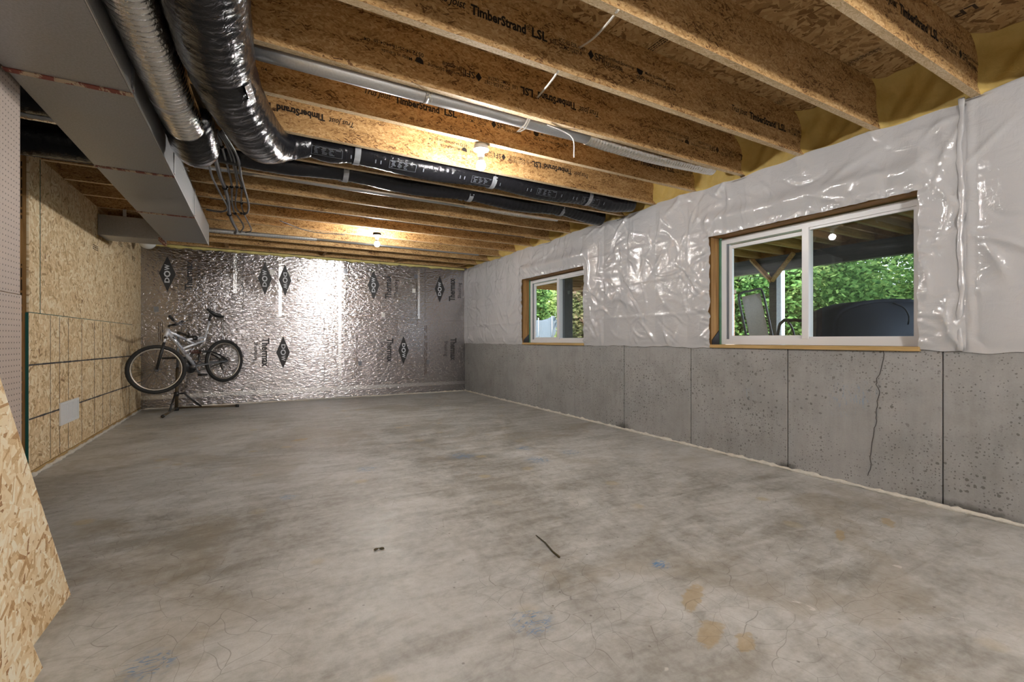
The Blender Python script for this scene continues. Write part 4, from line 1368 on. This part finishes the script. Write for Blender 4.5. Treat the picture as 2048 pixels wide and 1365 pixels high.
# ================================================================= BIKE ON A REPAIR STAND
fa = atD(313.2, 739.5, 5.9); ra = atD(449, 722, 6.85)
E_ = (ra - fa); E_.z = 0; E_.normalize()
BN = Vector((E_.y, -E_.x, 0))          # toward the viewer's side
bike = thing('mountain_bike', 'silver mountain bike held up on the repair stand', 'bicycle', ((fa.x + ra.x) / 2, (fa.y + ra.y) / 2, .3))
def bp(x, y, off=0.0):
    return onPl(230 + x * .1904, 590 + y * .1905, fa, BN) + BN * off
WR = .315
def wheel(c, axis, name, rw):
    axis = Vector(axis).normalized()
    w = mk(name, lathe(bm_new(), [(.012, -.05), (.028, -.032), (.014, -.028), (.014, .028), (.028, .032), (.012, .05)], c, axis, 16), 'bgrey', bike, True)
    w['label'] = 'hub and wheel of the bike'
    U = Vector((0, 0, 1)); U = (U - axis * U.dot(axis)).normalized(); V = axis.cross(U)
    def circ(r, n=64, h=0):
        return [c + U * (math.cos(2 * math.pi * i / n) * r) + V * (math.sin(2 * math.pi * i / n) * r) + axis * h for i in range(n)]
    mk('tyre', tube(bm_new(), circ(rw - .024, 72), .024, 12, closed=True, jit=lambda i, k: 1.05 if (i + k) % 2 else .97), 'rubber', w, True)
    mk('rim', tube(bm_new(), circ(rw - .052, 72), .010, 8, closed=True, flat=1.2), 'rim', w, True)
    for i in range(32):
        a = 2 * math.pi * i / 32; s = 1 if i % 2 else -1
        b = a + (.9 if (i // 2) % 2 else -.9)
        p = c + axis * (.03 * s) + (U * math.cos(b) + V * math.sin(b)) * .024
        q = c + (U * math.cos(a) + V * math.sin(a)) * (rw - .055)
        mk('spoke', tube(bm_new(), [p, q], .0013, 4), 'spoke', w)
    return w
fax = Vector((fa.x, fa.y, 0)).normalized()
wheel(fa, fax, 'front_wheel', WR)
rw_ = wheel(ra, BN, 'rear_wheel', WR)
mk('cassette', lathe(bm_new(), [(.05, -.052), (.045, -.04), (.028, -.03)], ra, BN, 20), 'bblack', rw_, True)
# frame
ht, hb = bp(562, 360), bp(528, 450)
bb = bp(815, 755)
fr = bm_new()
tube(fr, [ht, hb], .024, 12)
tube(fr, [bp(560, 395), bp(700, 570), bp(835, 745)], .024, 12)
tube(fr, [bp(570, 385), bp(745, 470)], .017, 10)
tube(fr, [bp(745, 470), bp(945, 448)], .015, 10)
tube(fr, [bp(745, 470), bp(850, 520)], .013, 10)
tube(fr, [bp(705, 565), bp(945, 480)], .016, 10)
tube(fr, [bp(950, 425), bp(930, 518)], .019, 12)
tube(fr, [bp(730, 595), bp(800, 570)], .012, 8)
tube(fr, [bp(765, 640), bp(830, 560)], .010, 8)
frame = mk('frame', fr, 'alloy', bike, True)
# lettering on the down tube
d0, d1 = bp(590, 440, .0255), bp(740, 630, .0255)
ax_ = (d1 - d0).normalized()
T = Print(d0, ax_, BN.cross(ax_).normalized(), .001)
T.text('MONGOOSE', 0, -.014, (d1 - d0).length, .028, .01, .3)
T.done('printed_lettering', 'ink', frame)
mk('seat_post', tube(bm_new(), [bp(990, 275), bp(948, 440)], .0135, 12), 'alloy', bike, True)
mk('seat_clamp', tube(bm_new(), [bp(1003, 215), bp(988, 278)], .016, 10), 'bblack', bike, True)
# saddle
n0, n1 = bp(972, 160), bp(1108, 235)
ax_ = (n1 - n0); sl_ = ax_.length
sv = []
for i in range(13):
    t = i / 12
    w = .018 + .055 * max(0, (t - .35) / .65) ** .8
    hgt = .020 + .012 * math.sin(t * math.pi)
    sv.append((n0 + ax_ * t + Vector((0, 0, .008 * math.cos(t * 6))), w, hgt))
bm = bm_new(); rings = []
for p, w, hh in sv:
    rings.append([bm.verts.new(p + BN * (math.cos(2 * math.pi * k / 12) * w) + Vector((0, 0, 1)) * (math.sin(2 * math.pi * k / 12) * hh)) for k in range(12)])
for a, b in zip(rings, rings[1:]):
    for k in range(12):
        bm.faces.new((a[k], a[(k + 1) % 12], b[(k + 1) % 12], b[k]))
bm.faces.new(rings[0]); bm.faces.new(list(reversed(rings[-1])))
bmesh.ops.recalc_face_normals(bm, faces=bm.faces)
mk('saddle', bm, 'bblack', bike, True)
# fork
cr = bp(515, 500)
for s in (-1, 1):
    o = fax * (s * .055)
    mk('fork_leg', tube(bm_new(), [cr + o, cr.lerp(fa, .35) + o, fa + o], [.017, .019, .016], 10), 'bblack' if s > 0 else 'bblack', bike, True)
    mk('stanchion', tube(bm_new(), [hb + o * .8, cr + o], .014, 10), 'alloy', bike, True)
mk('fork_crown', tube(bm_new(), [hb - fax * .062, hb + fax * .062], .018, 8), 'bblack', bike, True)
# bars and stem
st1 = bp(650, 312)
mk('stem', tube(bm_new(), [ht + Vector((0, 0, .03)), bp(575, 322), st1], .016, 10), 'bblack', bike, True)
near = atD(230 + 578 * .1904, 590 + 228 * .1905, 5.55)
far = st1 * 2 - near; far.z = near.z - .01
bar = mk('handlebar', tube(bm_new(), spline([near, near.lerp(st1, .55), st1 + Vector((0, 0, .004)), far.lerp(st1, .55), far], .03), .0125, 10), 'bblack', bike, True)
for e in (near, far):
    q = e.lerp(st1, .38)
    mk('grip', tube(bm_new(), [e, q], .018, 12), 'rubber', bar, True)
    mk('brake_lever', tube(bm_new(), spline([q.lerp(st1, .2), q + Vector((.02, 0, -.03)), e.lerp(q, .4) + Vector((.05, 0, -.035))], .03), .006, 6), 'bgrey', bar, True)
mk('brake_cable', tube(bm_new(), spline([near.lerp(st1, .5), bp(745, 350), bp(760, 400), bp(735, 450), bp(640, 420)], .03), .003, 6), 'bblack', bike, True)
mk('brake_cable', tube(bm_new(), spline([st1, bp(700, 340), bp(690, 410), bp(640, 420), bp(600, 450)], .03), .003, 6), 'bblack', bike, True)
# rear triangle, shock, drive
for s in (-1, 1):
    o = BN * (.06 * s)
    mk('swing_arm', tube(bm_new(), spline([bb + o * .6, bp(940, 725) + o, ra + o], .05), .011, 8), 'bgrey', bike, True)
    mk('seat_stay', tube(bm_new(), spline([bp(870, 590) + o * .4, bp(985, 598) + o, bp(1090, 645) + o, ra + o], .05), .011, 8), 'bblack', bike, True)
bm = bm_new()
s0, s1_ = bp(780, 600), bp(900, 600)
for i in range(7):
    c = s0.lerp(s1_, (i + .5) / 7)
    lathe(bm, [(.02, -.004), (.026, 0), (.02, .004)], c, (s1_ - s0), 12)
mk('shock_spring', bm, 'spring', bike, True)
mk('shock_body', tube(bm_new(), [s0, s1_], .012, 10), 'bgrey', bike, True)
mk('linkage', tube(bm_new(), [bp(880, 590), bp(885, 700), bb], .014, 8), 'bblack', bike, True)
ch = mk('chainring', lathe(bm_new(), [(.085, -.003), (.088, 0), (.085, .003)], bb - BN * .03, BN, 32), 'bblack', bike, True)
mk('bottom_bracket', lathe(bm_new(), [(.024, -.05), (.026, 0), (.024, .05)], bb, BN, 16), 'bgrey', bike, True)
pd = bp(850, 838, .12)
mk('crank_arm', tube(bm_new(), [bb + BN * .06, pd - BN * .05], .011, 8), 'bgrey', bike, True)
pd2 = bb * 2 - pd
mk('crank_arm', tube(bm_new(), [bb - BN * .06, pd2 + BN * .05], .011, 8), 'bgrey', bike, True)
for p in (pd, pd2):
    bm = bm_new(); bmesh.ops.create_cube(bm, size=1)
    M = Matrix.Translation(p) @ Matrix((( E_.x, BN.x, 0, 0), (E_.y, BN.y, 0, 0), (0, 0, 1, 0), (0, 0, 0, 1))) @ Matrix.Diagonal((.09, .09, .028, 1))
    bmesh.ops.transform(bm, matrix=M, verts=bm.verts)
    mk('pedal', bm, 'bblack', bike, bevel=.008)
cp = []
for i in range(14):
    a = math.pi / 2 + math.pi * i / 13
    cp.append(bb - BN * .032 - E_ * (-math.cos(a) * .088) + Vector((0, 0, math.sin(a) * .088)))
q_ = ra - BN * .032
cp += [q_ + Vector((0, 0, -.035)), q_ + E_ * .035, q_ + Vector((0, 0, .035))]
mk('chain', tube(bm_new(), cp, .005, 6, closed=True), 'spoke', bike, True)
mk('derailleur', tube(bm_new(), [q_, q_ + Vector((0, 0, -.06)) - E_ * .04, q_ + Vector((0, 0, -.13)) - E_ * .01], .012, 6), 'bblack', bike, True)

# repair stand
mb = onZ(353, 822, 0); rl = onZ(478, 815, 0); ll = onZ(325, 837, 0)
std = thing('repair_stand', 'bronze and black folding repair stand holding the bike', 'bike stand', (mb.x, mb.y, 0))
clampp = bp(830, 455)
mtop = Vector((mb.x + .02, mb.y, 1.12))
mk('mast', tube(bm_new(), [mb + Vector((0, 0, .04)), Vector((mb.x + .01, mb.y, .62))], .022, 14), 'stand', std, True)
mk('mast', tube(bm_new(), [Vector((mb.x + .01, mb.y, .60)), mtop], .016, 14), 'bgrey', std, True)
mk('mast_foot', tube(bm_new(), [mb + Vector((0, 0, .002)), mb + Vector((0, 0, .05))], .03, 12), 'bblack', std, True)
for e, nm in ((rl, 'right'), (ll, 'left')):
    h = Vector((0, 0, .03))
    mk('leg', tube(bm_new(), [mb + h + Vector((0, 0, .01)), e + h * .8], .014, 8), 'stand', std, True)
    mk('foot_cap', tube(bm_new(), [e.lerp(mb, .06) + h * .8, e + h * .75], .021, 8), 'bblack', std, True)
    c = Vector((mb.x, mb.y, .24))
    mk('brace', tube(bm_new(), [c, c.lerp(e, .12) + Vector((0, 0, .03)), e.lerp(mb, .60 if nm == 'right' else .45) + h], .013, 8), 'bblack', std, True)
mk('slide_collar', tube(bm_new(), [Vector((mb.x, mb.y, .21)), Vector((mb.x, mb.y, .27))], .032, 12), 'bblack', std, True)
mk('clamp_arm', tube(bm_new(), [mtop, mtop.lerp(clampp, .5), clampp - BN * .05], .018, 10), 'bblack', std, True)
mk('clamp_jaw', tube(bm_new(), [clampp - BN * .06, clampp + BN * .03], .034, 10), 'bblack', std, True)
mk('clamp_handle', tube(bm_new(), [clampp - BN * .05, bp(815, 400, -.08)], .008, 6), 'bblack', std, True)
tr = onY(342, 717, mb.y - .12)
mk('tool_tray', tube(bm_new(), [Vector((mb.x - .16, mb.y - .02, tr.z)), Vector((mb.x + .1, mb.y - .02, tr.z))], .05, 14, flat=.3), 'bblack', std, True)

# ---- twig and crumbs on the floor
a, b = onZ(1072, 1071, .004), onZ(1119, 1115, .004)
tag(mk('twig', tube(bm_new(), [a, a.lerp(b, .4) + Vector((.004, 0, .002)), a.lerp(b, .75) + Vector((-.003, 0, 0)), b], [.002, .003, .004, .005], 6), 'twig', None, True), 'thin brown twig lying on the concrete floor', 'twig')
for i, (u, v, lab) in enumerate(((752, 1099, 'dark crumb of debris on the floor, left of a pair'), (763, 1097, 'dark crumb of debris on the floor, right of a pair'))):
    p = onZ(u, v, .006)
    bm = bm_new()
    bmesh.ops.create_icosphere(bm, subdivisions=1, radius=.010)
    for q in bm.verts:
        q.co = Vector((q.co.x * 1.6, q.co.y, q.co.z * .55)) * rng.uniform(.7, 1.2) + p
    tag(mk('debris_crumb', bm, 'twig', None), lab, 'debris')

# ================================================================= OUTDOORS
GZ = .62
gr = struct(bx('ground', 'grass', None, XR + .25, 60, -30, 45, GZ - .2, GZ), 'lawn outside the windows', 'lawn')
dk = thing('deck', 'raised timber deck seen from below through the windows', 'deck', (5.5, 4, GZ))
DZ = 2.37
BX = 7.4
y = -2.2
while y < 10.5:
    bx('deck_joist', 'deck_wood', dk, XR + .26, BX + .35, y, y + .04, DZ, DZ + .21)
    y += .406
y = 0
for i in range(26):
    x = XR + .27 + i * .146
    bx('deck_board', 'deck_wood', dk, x, x + .138, -2.3, 10.5, DZ + .211, DZ + .24)
for yb in [-2.2 + .406 * k for k in range(0, 31, 1)]:
    if 1.0 < yb < 8:
        bx('deck_blocking', 'deck_wood', dk, 5.6, 5.64, yb + .041, yb + .405, DZ + .02, DZ + .20)
bx('rim_joist', 'deck_wood', dk, BX + .36, BX + .40, -2.3, 10.5, DZ, DZ + .21)
for k in range(31):
    yb = -2.2 + .406 * k
    bx('deck_blocking', 'deck_wood', dk, BX - .02, BX + .02, yb + .041, yb + .405, DZ, DZ + .20)
bx('beam', 'beam_wood', dk, BX - .06, BX + .06, -2.3, 8.2, DZ - .235, DZ - .001)
py = onX(1550, 600, BX).y
bx('post', 'beam_wood', dk, BX - .06, BX + .06, py - .06, py + .06, GZ, DZ - .236)
for s in (-1, 1):
    bm = tube(bm_new(), [(BX - .09, py, DZ - .5 + .1), (BX - .09, py + s * .35, DZ)], .04, 4)
    mk('knee_brace', bm, 'deck_wood', dk)
pp_ = atD(1133, 640, 9.2)
bx('post', 'beam_wood', dk, pp_.x - .10, pp_.x + .10, pp_.y - .07, pp_.y + .07, GZ, DZ - .001)
wpst = onX(1562.5, 600, 9.2)
tag(bx('white_post', 'post_white', None, 9.15, 9.25, wpst.y - .045, wpst.y + .045, GZ, 2.6, bevel=.004), 'weathered white post just behind the dark deck post', 'post')

# reclining patio chair
cd = 5.9
C = [atD(u, v, cd) for u, v in ((1476, 588), (1524, 577), (1546, 680), (1494, 680))]
chair = thing('patio_chair', 'grey sling patio chair with dark frame outside the large window', 'chair', ((C[2].x + C[3].x) / 2, (C[2].y + C[3].y) / 2, GZ))
dn_l = (C[3] - C[0]); dn_r = (C[2] - C[1])
bl = C[0] + dn_l * 1.6; brr = C[1] + dn_r * 1.6
back_n = (C[1] - C[0]).cross(C[3] - C[0]).normalized()
def rnd(a, b, c, d, r=.14):
    out = []
    P4 = [a, b]
    out += [d, d.lerp(a, .5), d.lerp(a, .93), a.lerp(b, .12), a.lerp(b, .5), a.lerp(b, .88), b.lerp(c, .07), b.lerp(c, .5), c]
    return out
mk('back_frame', tube(bm_new(), spline(rnd(C[0], C[1], brr, bl), .04), .014, 8), 'chair_frame', chair, True)
ins = lambda t, s: (C[0].lerp(bl, t)).lerp(C[1].lerp(brr, t), s)
bm = bm_new(); g_ = []
for i in range(9):
    g_.append([bm.verts.new(ins(.05 + .93 * i / 8, .12 + .76 * k / 4) + back_n * (.012 * math.sin(math.pi * k / 4))) for k in range(5)])
for i in range(8):
    for k in range(4):
        bm.faces.new((g_[i][k], g_[i][k + 1], g_[i + 1][k + 1], g_[i + 1][k]))
bmesh.ops.solidify(bm, geom=bm.faces[:], thickness=.006)
mk('sling', bm, 'sling', chair, True)
bm = bm_new()
for i in range(22):
    for s0_, s1_ in ((.01, .12), (.88, .99)):
        t = .06 + .9 * i / 22
        tube(bm, [ins(t, s0_), ins(t + .012, s1_)], .004, 4)
mk('lacing', bm, 'chair_frame', chair)
ad = (brr - bl).normalized()
fwd = Vector((0, 0, 1)).cross(ad).normalized()
for e in (bl, brr):
    mk('leg', tube(bm_new(), [e, Vector((e.x, e.y, GZ)) + fwd * .25], .014, 8), 'chair_frame', chair, True)
    mk('leg', tube(bm_new(), [e + Vector((0, 0, .1)), Vector((e.x, e.y, GZ)) - fwd * .35], .014, 8), 'chair_frame', chair, True)
mk('arm_rest', tube(bm_new(), spline([ins(.78, 1.0), atD(1560, 648, 5.8), atD(1580, 641, 5.7), atD(1612, 642, 5.6)], .05), .02, 8, flat=.6), 'chair_frame', chair, True)
mk('arm_strut', tube(bm_new(), spline([atD(1575, 643, 5.7), atD(1584, 656, 5.7), atD(1590, 680, 5.7)], .03), .012, 8), 'chair_frame', chair, True)
mk('seat_rail', tube(bm_new(), [brr, atD(1592, 684, 5.7), Vector((atD(1592, 684, 5.7).x, atD(1592, 684, 5.7).y, GZ))], .014, 8), 'chair_frame', chair, True)

# covered grill
gd = 4.9
outline = [(1668, 760), (1670, 640), (1682, 622), (1700, 612), (1724, 604), (1752, 599), (1790, 597), (1835, 598), (1870, 606), (1890, 625), (1896, 760)]
gpts = [atD(u, v, gd) for u, v in outline]
gpts = [Vector((p.x, p.y, max(p.z, GZ))) for p in gpts]
dvec = Vector((SY, CY, 0)) * .55
grill = thing('covered_grill', 'rounded dark blue fabric cover over a grill outside the large window', 'grill cover', ((gpts[0].x + gpts[-1].x) / 2, (gpts[0].y + gpts[-1].y) / 2, GZ))
bm = bm_new()
prism(bm, gpts, dvec)
bmesh.ops.bevel(bm, geom=bm.edges[:], offset=.04, segments=3, affect='EDGES', clamp_overlap=True)
mk('cover', bm, 'cover', grill, True)
hp = spline([atD(1786, 606, gd - .02), atD(1808, 616, gd - .03), atD(1818, 634, gd - .03), atD(1816, 650, gd - .02)], .03)
mk('cover_seam', tube(bm_new(), hp, .008, 6), 'membrane', grill, True)

# netting and pole seen through the far window
nd = 15.0
netp = [atD(u, v, nd) for u, v in ((1060, 700), (1060, 640), (1083, 641), (1095, 638), (1106, 632), (1118, 641), (1135, 641), (1135, 700))]
net = thing('trampoline_net', 'slate blue netting with peaked top in the yard behind the far window', 'netting', (netp[0].x, netp[0].y, GZ))
bm = bm_new()
prism(bm, [Vector((p.x, p.y, max(p.z, GZ))) for p in netp], Vector((SY, CY, 0)) * .05)
mk('net', bm, 'net', net)
for u, v0 in ((1077, 636), (1104, 632)):
    p = atD(u, v0, nd - .1)
    mk('pole', tube(bm_new(), [Vector((p.x, p.y, GZ)), p], .022, 8), 'bgrey', net, True)

# neighbouring brick house
bh = thing('brick_house', 'sliver of a red brick house beside the patio chair', 'house', (10, 7, GZ))
c = atD(1469, 640, 12.6)
bx('wall', 'brick', bh, c.x - 2.5, c.x, c.y, c.y + 2.2, GZ, c.z + .72)
bm = box(bm_new(), c.x - 2.55, c.x + .03, c.y - .03, c.y + 2.25, c.z + .72, c.z + .82)
mk('roof', bm, 'bark', bh)

# trees
def tree(name, c, rad, n, size, mat, label, trunk=True, seed=0, group='trees in the yard'):
    r = np.random.default_rng(seed)
    t = thing(name, label, 'tree', (c[0], c[1], GZ), group)
    nc = 46
    ctr = r.normal(0, 1, (nc, 3)); ctr /= np.linalg.norm(ctr, axis=1)[:, None]
    ctr *= (r.uniform(.45, 1.0, (nc, 1)) ** .6)
    which = r.integers(0, nc, n)
    off = r.normal(0, .17, (n, 3))
    pos = (ctr[which] + off) * np.array(rad) + np.array(c)
    pos[:, 2] = np.maximum(pos[:, 2], GZ + .05)
    a = r.normal(0, 1, (n, 3)); a[:, 2] *= .5; a /= np.linalg.norm(a, axis=1)[:, None]
    b = np.cross(a, r.normal(0, 1, (n, 3))); b /= np.linalg.norm(b, axis=1)[:, None]
    s = size * r.uniform(.6, 1.3, (n, 1))
    v = np.stack([pos - a * s, pos + b * s * .55, pos + a * s, pos - b * s * .55], 1).reshape(-1, 3)
    me = bpy.data.meshes.new('foliage')
    me.vertices.add(n * 4); me.vertices.foreach_set('co', v.ravel())
    me.loops.add(n * 4); me.loops.foreach_set('vertex_index', np.arange(n * 4, dtype=np.int32))
    me.polygons.add(n); me.polygons.foreach_set('loop_start', np.arange(0, n * 4, 4, dtype=np.int32))
    me.polygons.foreach_set('loop_total', np.full(n, 4, np.int32))
    me.update(); me.validate()
    stuff(link('foliage', me, mat, t))
    if trunk:
        mk('trunk', tube(bm_new(), [(c[0], c[1], GZ), (c[0] + .05, c[1], c[2] * .6), (c[0], c[1], c[2])], [.16, .12, .06], 8), 'bark', t, True)
    return t
def at(u, v, d):
    p = atD(u, v, d); return (p.x, p.y, p.z)
tree('leafy_tree', at(1690, 590, 13), (2.5, 2.5, 2.7), 30000, .075, 'leaf_a', 'full green tree filling the right pane of the large window', seed=1)
tree('leafy_tree', at(1560, 600, 14), (1.9, 1.9, 2.6), 22000, .075, 'leaf_a', 'green tree behind the deck post in the large window', seed=2)
tree('leafy_tree', at(1480, 570, 15), (1.5, 1.5, 2.0), 11000, .08, 'leaf_b', 'light yellow-green tree above the patio chair', seed=3)
tree('leafy_tree', at(1830, 560, 16), (1.9, 1.9, 3.0), 8000, .08, 'leaf_b', 'thin tree with sky showing through at the right of the large window', seed=4)
tree('leafy_tree', at(1058, 585, 17), (.75, .75, 1.7), 9000, .08, 'leaf_a', 'dark green tree at the left of the far window', seed=5)
tree('leafy_tree', at(1102, 622, 19), (1.2, 1.2, 1.0), 9000, .08, 'leaf_b', 'pale green bush above the netting in the far window', seed=6)
tree('leafy_tree', at(1160, 590, 16), (.75, .75, 1.5), 9000, .08, 'leaf_b', 'green tree right of the dark post in the far window', seed=7)
tree('flowering_shrub', at(1158, 640, 14.5), (.65, .65, 1.2), 5000, .09, 'leaf_c', 'pink flowering shrub right of the dark post in the far window', False, seed=8, group='shrubs in the yard')
tree('hedge_shrub', at(1640, 660, 20), (7, 5, 1.6), 16000, .14, 'leaf_a', 'dark green hedge at the back of the yard', False, seed=9, group='shrubs in the yard')
